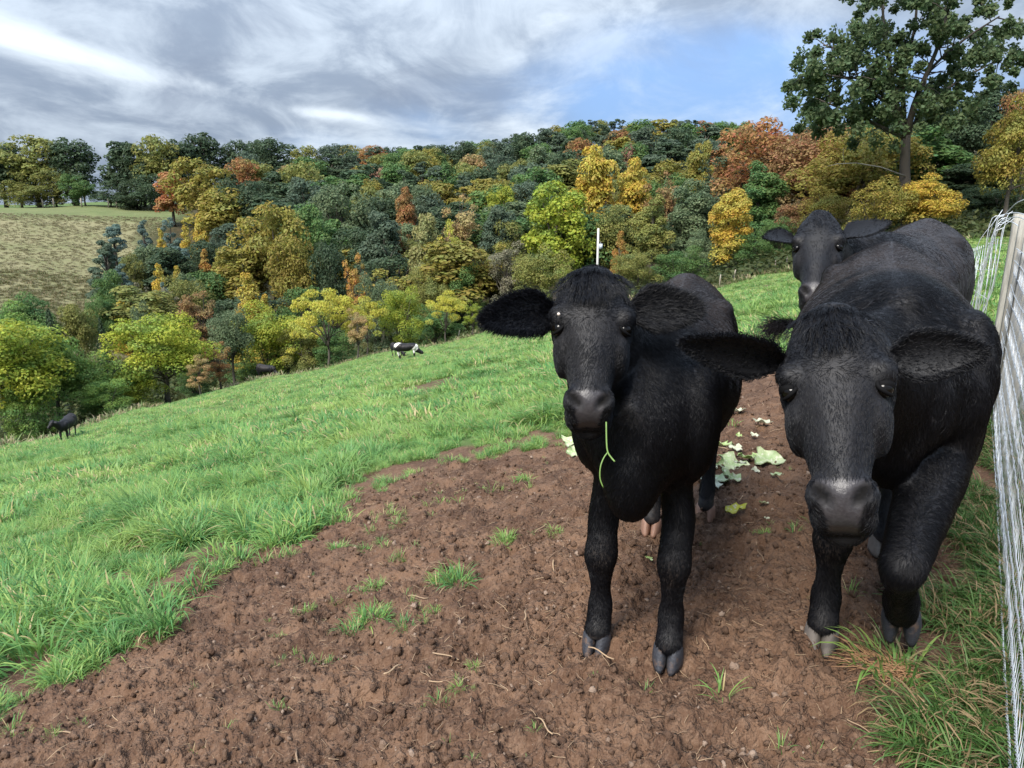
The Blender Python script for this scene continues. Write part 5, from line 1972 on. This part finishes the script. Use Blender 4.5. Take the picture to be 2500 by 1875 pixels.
def cow_right():
    pf = on_land(2005, 1548)
    loc = Vector((pf.x + .17, pf.y + .07, 0))
    loc.z = gz(loc.x, loc.y)
    yaw = 25.0
    F = frame(loc, yaw)
    S = 1.125
    D = lambda px, py, d: F(P(px, py, d))
    poll, muz = D(2030, 745, 1.82), D(2057, 1262, 1.56)
    H = Head(poll, muz, D(2035, 1000, .8) - D(2040, 930, 1.65), 1.12)
    ff = F(pf)
    kn = D(2202, 1392, 2.12)
    ft = D(2200, 1468, 2.36)
    to = D(2200, 1500, 2.43)
    feet = [ff, (0.2, 0, 0), (-.17, .72, 0.03), (.19, 1.30, 0.0)]
    hl = F(on_land(2152, 1330))
    feet[2] = hl
    le = (H.at(.22, -.10, -.07), D(1668, 818, 1.80), H.f * .8 + np.array([0, -.1, -.7]), .060)
    re = (H.at(.22, .10, -.07), D(2412, 838, 1.70), H.f * 1.0 + np.array([.1, 0, -.65]), .058)
    build_cow('black_cow', 'large black cow walking forward beside the wire fence with its head lowered', loc, yaw, S, H, feet, lift=(1, (kn, ft, to)), voxel=.0095, hair=230000,
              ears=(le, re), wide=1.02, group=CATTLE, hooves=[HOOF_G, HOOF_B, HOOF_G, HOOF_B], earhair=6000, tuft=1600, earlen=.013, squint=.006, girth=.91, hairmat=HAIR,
              tail=[F(p) for p in ((1.80, 3.60, 1.16), (1.66, 3.62, 1.04), (1.44, 3.48, .98), (1.26, 3.36, .96))])


def cow_rear():
    h0 = P(1998, 530, 3.75)
    loc = Vector((2.20, 4.52, 0))
    loc.z = gz(loc.x, loc.y)
    yaw = 42.0
    F = frame(loc, yaw)
    S = 1.23
    D = lambda px, py, d: F(P(px, py, d))
    poll, muz = D(2003, 512, 3.95), D(1985, 730, 3.66)
    H = Head(poll, muz, D(1960, 650, 2.6) - D(2003, 600, 3.9), 1.12)
    feet = [np.array((-.15 * S, 0, 0)), np.array((.15 * S, .02, 0)), np.array((-.15 * S, 1.12 * S, 0)), np.array((.15 * S, 1.14 * S, 0))]
    le = (H.at(.22, -.10, -.07), D(1866, 572, 3.85), H.f * 1.0 + np.array([0, 0, -.1]), .062)
    re = (H.at(.22, .10, -.07), D(2172, 534, 3.98), H.f * 1.0 + np.array([0, 0, -.1]), .064)
    build_cow('black_cow', 'black cow standing behind the walking cow, only head and back showing', loc, yaw, S, H, feet, voxel=.011, hair=70000, ears=(le, re), group=CATTLE, earhair=1800, tuft=250, earlen=.014)


def small_cow(label, loc, yaw, S, poll, muz, face, feet, coat=None, ears=True, voxel=.022):
    H = Head(np.array(poll) * S, np.array(muz) * S, face, S)
    er = ((H.at(.1, -.098, -.07), H.at(.12, -.28, -.08), H.f + np.array([0, 0, .1]), .06 * S), (H.at(.1, .098, -.07), H.at(.12, .28, -.08), H.f + np.array([0, 0, .1]), .06 * S)) if ears else ()
    loc = Vector(loc)
    loc.z = gz(loc.x, loc.y) - .03
    return build_cow('spotted_cow' if coat else 'black_cow', label, loc, yaw, S, H, [np.array(f) * S for f in feet], voxel=voxel, ears=er, group=CATTLE, coat=coat, eyes=False,
                     tail=np.array([(0, 1.42, 1.12), (0, 1.52, 1.0), (.02, 1.53, .6), (.02, 1.52, .35)]) * S)


cow_centre()
cow_right()
cow_rear()
_f4 = [(-.15, 0, 0), (.15, .05, 0), (-.15, 1.15, 0), (.15, 1.10, 0)]
_p = on_land(158, 1076)
print('lone cow at', _p, 'spotted at', on_land(1000, 862), 'low cow', on_land(662, 934))
small_cow('black cow standing alone near the trees at the far left', (_p.x, _p.y, 0), -12, .50 * (_p.length / 22.0) ** 1.0, (-.22, -.52, 1.36), (-.40, -.78, 1.02), (-.6, -.8, .35), _f4)
_p = on_land(1012, 872)
small_cow('black and white spotted cow grazing in front of the yellow trees', (_p.x, _p.y, 0), -97, .70, (0, -.62, .55), (.02, -.74, .10), (0, -.95, .3), _f4,
          coat_material('spotted_coat', spots=True))
_p = on_land(978, 874) * 1.03
small_cow('black cow half hidden behind the spotted cow', (_p.x, _p.y, 0), -40, .66, (0, -.60, .60), (.02, -.74, .14), (0, -.95, .3), _f4)
_p = on_land(668, 938)
_p = _p * 1.48
small_cow('black cow mostly hidden below the brow of the field under the yellow green tree', (_p.x, _p.y, 0), -70, 1.05, (0, -.6, .6), (0, -.72, .15), (0, -.95, .3), _f4)
# ------------------------------------------------------------------ wire fence beside the walking cow
def galvanised():
    g = NT('galvanised_wire')
    n = g.noise(60.0, 3, .6)
    return g.out(g.bsdf(g.mix(n, (.42, .45, .48), (.66, .69, .72)), .42, Metallic=.4))


WIRE = galvanised()


def wood_material():
    g = NT('weathered_wood')
    mp = g.new('ShaderNodeMapping')
    g.L.new(g.pos(), mp.inputs[0])
    mp.inputs['Scale'].default_value = (30, 30, 2.5)
    n = g.noise(1.5, 6, .65, mp.outputs[0])
    c = g.mix(g.step(n, .3, .7), (.19, .18, .155), (.36, .345, .30))
    return g.out(g.bsdf(c, .85, g.bump(n, .7, .01)))


WOOD_M = wood_material()
FS = .27        # distance of the wire from the camera's own line


def fpt(t, z, s=FS):
    xy = FDIR * t + FNOR * s
    return np.array([xy[0], xy[1], z])


def fz(t, s=FS):
    p = fpt(t, 0, s)
    return float(land(p[0], p[1]))


def wire_fence():
    rt = thing('wire_fence', 'galvanised twisted wire netting fence at the right edge beside the walking cow', 'fence', (0, 0, 0))
    T0, T1 = .55, 6.9
    hs = np.concatenate([np.arange(.06, 1.30, .094)])
    for k, h in enumerate(hs):
        m = MB()
        for ph in (0, math.pi):
            t = np.concatenate([np.arange(T0, 3.4, .0055), np.arange(3.4, T1, .03)])
            pitch = .034
            w = 2 * math.pi * t / pitch + ph + k
            amp = np.where(t < 3.4, .0026, .0022)
            zb = np.interp(t, [T0, T1], [fz(T0), fz(T1)]) + h + .004 * np.sin(t * 2.3 + k) + .0012 * np.sin(t * 33 + 2 * k)
            sag = .004 * np.sin(t * 1.7 + 2 * k) + .001 * np.sin(t * 29 + k)
            c = FDIR[None] * t[:, None] + FNOR[None] * (FS + sag + amp * np.cos(w))[:, None]
            m.tube(np.column_stack([c, zb + amp * np.sin(w)]), np.full(len(t), .0021), 4)
        put('wire', m.mesh('wire'), WIRE, rt)
    # slanting netting strands
    g = np.random.default_rng(2)
    for i, t in enumerate(np.arange(T0 + .02, T1, .055)):
        m = MB()
        z0 = fz(t)
        zz = np.linspace(.06, 1.28, 28)
        zig = .030 * (np.abs(((zz / .098) % 2) - 1) * 2 - 1)
        m.tube([fpt(t + zg + .008 * math.sin(i * 1.3 + z * 4), z0 + z, FS + .006 + .003 * math.sin(z * 30 + i)) for z, zg in zip(zz, zig)], np.full(len(zz), .0015), 4)
        put('stay', m.mesh('stay'), WIRE, rt)


def fence_post(label, t, s, w, h, lean=0.0, top_cut=.0):
    z0 = fz(t, s)
    rt = thing('fence_post', label, 'fence post', tuple(fpt(t, z0 - .05, s)), -R(32.5), 'wooden posts of the wire fence')
    m = MB()
    n = 8
    rings = []
    for z in np.linspace(0, h + .05, 10):
        c = []
        for a in range(4):
            for q in np.linspace(-1, 1, n, endpoint=False):
                p = {0: (q, -1), 1: (1, q), 2: (-q, 1), 3: (-1, -q)}[a]
                k = 1 - .06 * (abs(q) > .95)
                c.append((p[0] * w / 2 * k + .0025 * math.sin(9 * q + a * 3), p[1] * w / 2 * k + .0025 * math.cos(11 * q + a), z))
        c = np.array(c)
        c[:, 0] += lean * z
        rings.append(c)
    rings[-1][:, 2] += top_cut * rings[-1][:, 0] / w
    m.rings(rings)
    put('shaft', m.mesh('shaft', False), WOOD_M, rt)
    mm = MB()
    for k in range(4):
        zz = h * (.3 + .2 * k)
        mm.tube([(-w / 2 - .012, -.01, zz), (-w / 2 - .004, 0, zz + .012), (-w / 2 - .012, .01, zz)], [.0025] * 3, 5)
    return rt


def fences():
    wire_fence()
    fence_post('weathered square wooden post behind the wire netting, nearest the camera', 6.1, .335, .13, 1.38, .0, .0)
    fence_post('weathered wooden post behind the wire netting, farthest of the three', 8.4, .34, .16, 1.55, .0, .0)
    fence_post('wooden corner post at the end of the wire netting', 7.0, .315, .11, 1.50, .0, .02)
    # bundle of white wire wrapped round the corner post
    m = MB()
    g = np.random.default_rng(6)
    zb = fz(6.85)
    for k in range(12):
        t0 = 6.82 + g.uniform(-.06, .10)
        s0 = .13 + g.uniform(-.05, .06)
        zt = zb + 1.52 + g.normal(0, .03)
        zl = zb + g.uniform(.25, 1.2)
        m.tube(cr([fpt(t0, zt, s0 + .05), fpt(t0 - .02, zt - .08, s0 + g.normal(0, .02)), fpt(t0 + g.normal(0, .05), (zt + zl) / 2, s0 - .02 + g.normal(0, .04)), fpt(t0 + g.normal(0, .08), zl, s0 - .05 + g.normal(0, .05))], 4),
               [.0028] * 13, 4)
    put('wire_bundle', m.mesh('wire_bundle'), WIRE, label='bundle of loose pale wires tied round the corner post', category='wire')
    for k, (a, b, c, dd) in enumerate((((2440, 540), (2462, 515), (2485, 494), (2530, 478)), ((2435, 528), (2470, 520), (2495, 522), (2540, 545)), ((2440, 545), (2465, 541), (2485, 551), (2510, 580)), ((2445, 540), (2475, 530), (2500, 535), (2530, 560)))):
        m = MB()
        d = 6.3
        m.tube(cr([P(*a, d), P(*b, d - .1), P(*c, d - .25), P(*dd, d - .5)], 5), [.004] * 16, 5)
        put('loose_wire', m.mesh('loose_wire'), WIRE, label=('upper loose wire end curling high off the corner post', 'second loose wire end arching off the corner post', 'low loose wire end bending down from the corner post', 'short loose wire end between the other curling ends')[k], category='wire', group='loose wire ends on the corner post')
    # netting that goes on beyond the corner post
    rt = thing('wire_netting', 'pale netting sagging beyond the corner post of the wire fence', 'fence', (0, 0, 0))
    A, B = fpt(7.0, 0, .14), np.array(tuple(P(2335, 700, 12.5)))
    nst = 26
    for i in range(nst):
        f = (i / (nst - 1)) ** .8
        x, y = A[0] * (1 - f) + B[0] * f, A[1] * (1 - f) + B[1] * f
        z0 = float(land(x, y))
        hh = 1.35 - .45 * f
        m = MB()
        m.tube([(x + .05 * math.sin(i), y, z0 + .03), (x + .02 * math.sin(i * 2.1), y, z0 + hh * .5), (x, y, z0 + hh)], [.0028] * 3, 4)
        put('stay', m.mesh('stay'), WIRE, rt)
    for k in range(6):
        ff = np.linspace(0, 1, 14)
        xs, ys = A[0] * (1 - ff) + B[0] * ff, A[1] * (1 - ff) + B[1] * ff
        m = MB()
        m.tube(np.stack([xs, ys, land(xs, ys) + (1.35 - .45 * ff) * (.1 + .18 * k) - .04 * np.sin(ff * math.pi)], 1), np.full(14, .0028), 4)
        put('wire', m.mesh('wire'), WIRE, rt)


fences()


# ------------------------------------------------------------------ utility pole
def pole():
    d = 66.0
    b = P(1457, 690, d)
    z0 = float(land(b.x, b.y))
    top = P(1457, 556, d).z
    rt = thing('utility_pole', 'pale utility pole with a small grey box behind the centre cow', 'pole', (b.x, b.y, z0 - .2))
    m = MB()
    h = top - z0 + .2
    m.tube([(0, 0, 0), (.01, 0, h * .5), (0, 0, h)], [.11, .105, .095], 12)
    g = NT('pale_pole')
    n = g.noise(3.0, 4, .6)
    put('shaft', m.mesh('shaft'), g.out(g.bsdf(g.mix(n, (.38, .37, .35), (.55, .54, .52)), .8)), rt)
    bx = MB()
    q = P(1464, 600, d)
    rx, rz = q.x - b.x, q.z - z0 + .2
    bx.box((rx, -.05, rz), (.28, .25, .46))
    put('meter_box', bx.mesh('meter_box', False), plain('pale_box', (.52, .58, .64), .5), rt)
    br = MB()
    br.tube([(.1, -.05, rz + .12), (rx, -.05, rz + .12)], [.02, .02], 6)
    br.tube([(rx - .02, -.05, rz + .2), (rx - .02, -.05, rz + .42)], [.02, .02], 6)
    put('bracket', br.mesh('bracket'), plain('grey_bracket', (.3, .3, .3)), rt)


pole()

# ------------------------------------------------------------------ posts of the far pasture fences
FP = plain('grey_post_wood', (.30, .26, .21), .85)


def far_post(label, px, py, d, h, w, group):
    b = P(px, py, d)
    z0 = float(land(b.x, b.y))
    m = MB()
    g = np.random.default_rng(int(px))
    m.tube([(0, 0, -.2), (g.normal(0, .03), 0, h * .6), (g.normal(0, .08), 0, h)], [w, w * .95, w * .85], 7)
    o = put('fence_post', m.mesh('fence_post'), FP, label=label, category='fence post', group=group)
    o.location = (b.x, b.y, z0)


for lab, px in (('left of the pair of posts below the hilltop row', 108), ('right of the pair of posts below the hilltop row', 135), ('post under the bright gap on the hilltop', 203),
                ('post right of the bright gap on the hilltop', 268), ('second post right of the bright gap on the hilltop', 288), ('rightmost post of the hilltop row, by the dark trees', 326)):
    far_post(lab, px, 525, 163, 2.0, .16, 'posts along the top of the tan meadow')
for lab, px, py in (('leaning post at the wood edge right of the centre cow', 1792, 690), ('second post at the wood edge right of the centre cow', 1756, 700), ('post at the wood edge near the rear cow', 1890, 668),
                    ('post at the wood edge nearest to the head of the rear cow', 1918, 662)):
    far_post(lab, px, py, 56, 1.1, .05, 'posts along the wood edge')
for lab, px, py in (('thin post at the field edge beyond the spotted cow', 1172, 800), ('thin post at the field edge by the small sapling', 1120, 815), ('thin post at the field edge above the half hidden cow', 573, 925)):
    far_post(lab, px, py, 66, 1.3, .05, 'posts along the lower field edge')


# ------------------------------------------------------------------ cabbage leaves on the soil
def leaf_mat(name, c1, c2):
    g = NT(name)
    n = g.noise(14.0, 4, .6)
    c = g.mix(g.step(n, .35, .7), c1, c2)
    c = g.mix(g.step(g.noise(55.0, 2, .5), .58, .66), c, (.62, .62, .46))
    tr = g.new('ShaderNodeBsdfTranslucent')
    g.L.new(c, tr.inputs[0])
    mx = g.new('ShaderNodeMixShader')
    mx.inputs[0].default_value = .25
    g.L.new(g.bsdf(c, .45, g.bump(n, .4, .01)), mx.inputs[1])
    g.L.new(tr.outputs[0], mx.inputs[2])
    return g.out(mx.outputs[0])


CM = {'green': leaf_mat('cabbage_green', (.30, .42, .13), (.50, .58, .28)), 'white': leaf_mat('cabbage_white', (.50, .52, .36), (.62, .63, .50)),
      'mixed': leaf_mat('cabbage_pale', (.34, .45, .20), (.54, .58, .36)), 'yellow': leaf_mat('yellow_leaf', (.50, .52, .05), (.62, .60, .10))}


def cabbage(label, px, py, size, col, seed, flat=.6, name='cabbage_leaf', group='scraps of cabbage between the two cows'):
    c = on_land(px, py)
    g = np.random.default_rng(seed)
    n, k = 22, 7
    size *= 1.12
    a0, el = g.uniform(0, 6.28), g.uniform(.6, .95)
    V = []
    for j in range(k):
        r = (j + .02) / (k - 1)
        for i in range(n):
            a = 2 * math.pi * i / n
            rr = size * r * (1 + .22 * math.sin(3 * a + seed) * r + .12 * math.sin(7 * a + 2 * seed) * r + .08 * g.uniform(-1, 1) * (j == k - 1))
            x, y = rr * math.cos(a), rr * math.sin(a) * el
            z = size * (flat * r * r * (.35 + .35 * math.sin(a + seed)) + .16 * r * math.sin(5 * a + seed) * r + .05 * math.sin(11 * a) * r)
            V.append((x * math.cos(a0) - y * math.sin(a0), x * math.sin(a0) + y * math.cos(a0), z))
    V = np.array(V)
    Q = [(j * n + i, j * n + (i + 1) % n, (j + 1) * n + (i + 1) % n, (j + 1) * n + i) for j in range(k - 1) for i in range(n)]
    V2 = V - np.array([0, 0, .002 + .03 * size])
    Q2 = [tuple(q + len(V) for q in reversed(f)) for f in Q]
    rim = [((k - 1) * n + i, (k - 1) * n + (i + 1) % n, (k - 1) * n + (i + 1) % n + len(V), (k - 1) * n + i + len(V)) for i in range(n)]
    me = np_mesh(name, np.concatenate([V, V2]), np.array(Q + Q2 + [r[::-1] for r in rim]), None, True)
    o = put(name, me, CM[col], label=label, category='leaf', group=group)
    xs, ys = c.x + V[:, 0], c.y + V[:, 1]
    o.location = (c.x, c.y, float(np.mean(ground(xs, ys))) + .024 - V[:, 2].min())
    o.rotation_euler = (g.normal(0, .15), g.normal(0, .15), 0)


for i, a in enumerate((
    ('large green cabbage leaf against the flank of the centre cow', 1752, 1090, .095, 'green'),
    ('broad pale green cabbage leaf in the middle of the scraps', 1785, 1140, .11, 'mixed'),
    ('green tipped cabbage leaf right of the broad pale leaf', 1825, 1125, .06, 'green'),
    ('yellow green cabbage leaf beside the jaw of the walking cow', 1872, 1128, .085, 'mixed'),
    ('crumpled white green cabbage leaf behind the hind hoof of the centre cow', 1735, 1178, .095, 'mixed'),
    ('green cabbage leaf right of the crumpled white green leaf', 1780, 1168, .055, 'mixed'),
    ('small folded pale leaf below the scraps', 1792, 1188, .04, 'mixed'),
    ('long white cabbage rib behind the hind hoof', 1735, 1196, .06, 'white'),
    ('white cabbage piece highest up beside the belly of the centre cow', 1795, 1012, .065, 'white'),
    ('white cabbage piece beside the eye of the walking cow', 1862, 1043, .06, 'white'),
    ('small square white cabbage piece below the eye of the walking cow', 1842, 1068, .032, 'white'),
    ('white curled piece above the broad pale leaf', 1798, 1103, .045, 'white'),
    ('yellowish scrap right of the curled white piece', 1850, 1115, .04, 'green'),
    ('small white chip below the yellow green leaf', 1843, 1160, .026, 'white'),
    ('small green white chip by the cheek of the walking cow', 1897, 1172, .032, 'mixed'),
    ('tiny green scrap above the curled white piece', 1803, 1073, .03, 'green'),
    ('pale scrap left of the broad pale leaf', 1733, 1120, .04, 'white'),
    ('pale flat scrap under the broad pale leaf', 1742, 1150, .055, 'white'),
    ('pale scrap right under the broad pale leaf', 1808, 1145, .032, 'white'),
    ('tiny pale leaf right of the lone yellow leaf', 1862, 1240, .022, 'mixed'),
    ('pale chip far right of the lone yellow leaf', 1872, 1277, .016, 'white'),
    ('large pale cabbage leaf left of the chest of the centre cow', 1392, 1092, .075, 'mixed'),
    ('lower pale cabbage leaf left of the chest of the centre cow', 1400, 1118, .06, 'mixed'),
)):
    cabbage(*a, 10 + i)
cabbage('lone bright yellow green leaf lying on the bare soil', 1792, 1262, .045, 'yellow', 99, .9, 'fallen_leaf', 'fallen leaves')
cabbage('green chip on the soil between the legs of the centre cow', 1585, 1375, .016, 'green', 98, .6, 'fallen_leaf', 'fallen leaves')


# tuft of dry orange hay by the lifted hoof
def hay_tuft():
    g = np.random.default_rng(15)
    c = on_land(2190, 1640)
    m = MB()
    for _ in range(170):
        a = g.normal(2.6, .7)
        L_ = g.uniform(.06, .16)
        s = np.array([g.normal(0, .05), g.normal(0, .035), 0])
        s[2] = float(ground(c.x + s[0], c.y + s[1])) - c.z + .004
        d = np.array([math.cos(a), math.sin(a), g.uniform(.0, .35)]) * L_
        m.tube([s, s + d * .5 + np.array([0, 0, .015]), s + d], [.0016, .0014, .0006], 4)
    w = NT('dry_hay')
    put('hay_tuft', m.mesh('hay_tuft'), w.out(w.bsdf((.36, .20, .10), .8)), kind='stuff', label='small heap of dry orange hay near the lifted hoof', category='hay').location = c


hay_tuft()
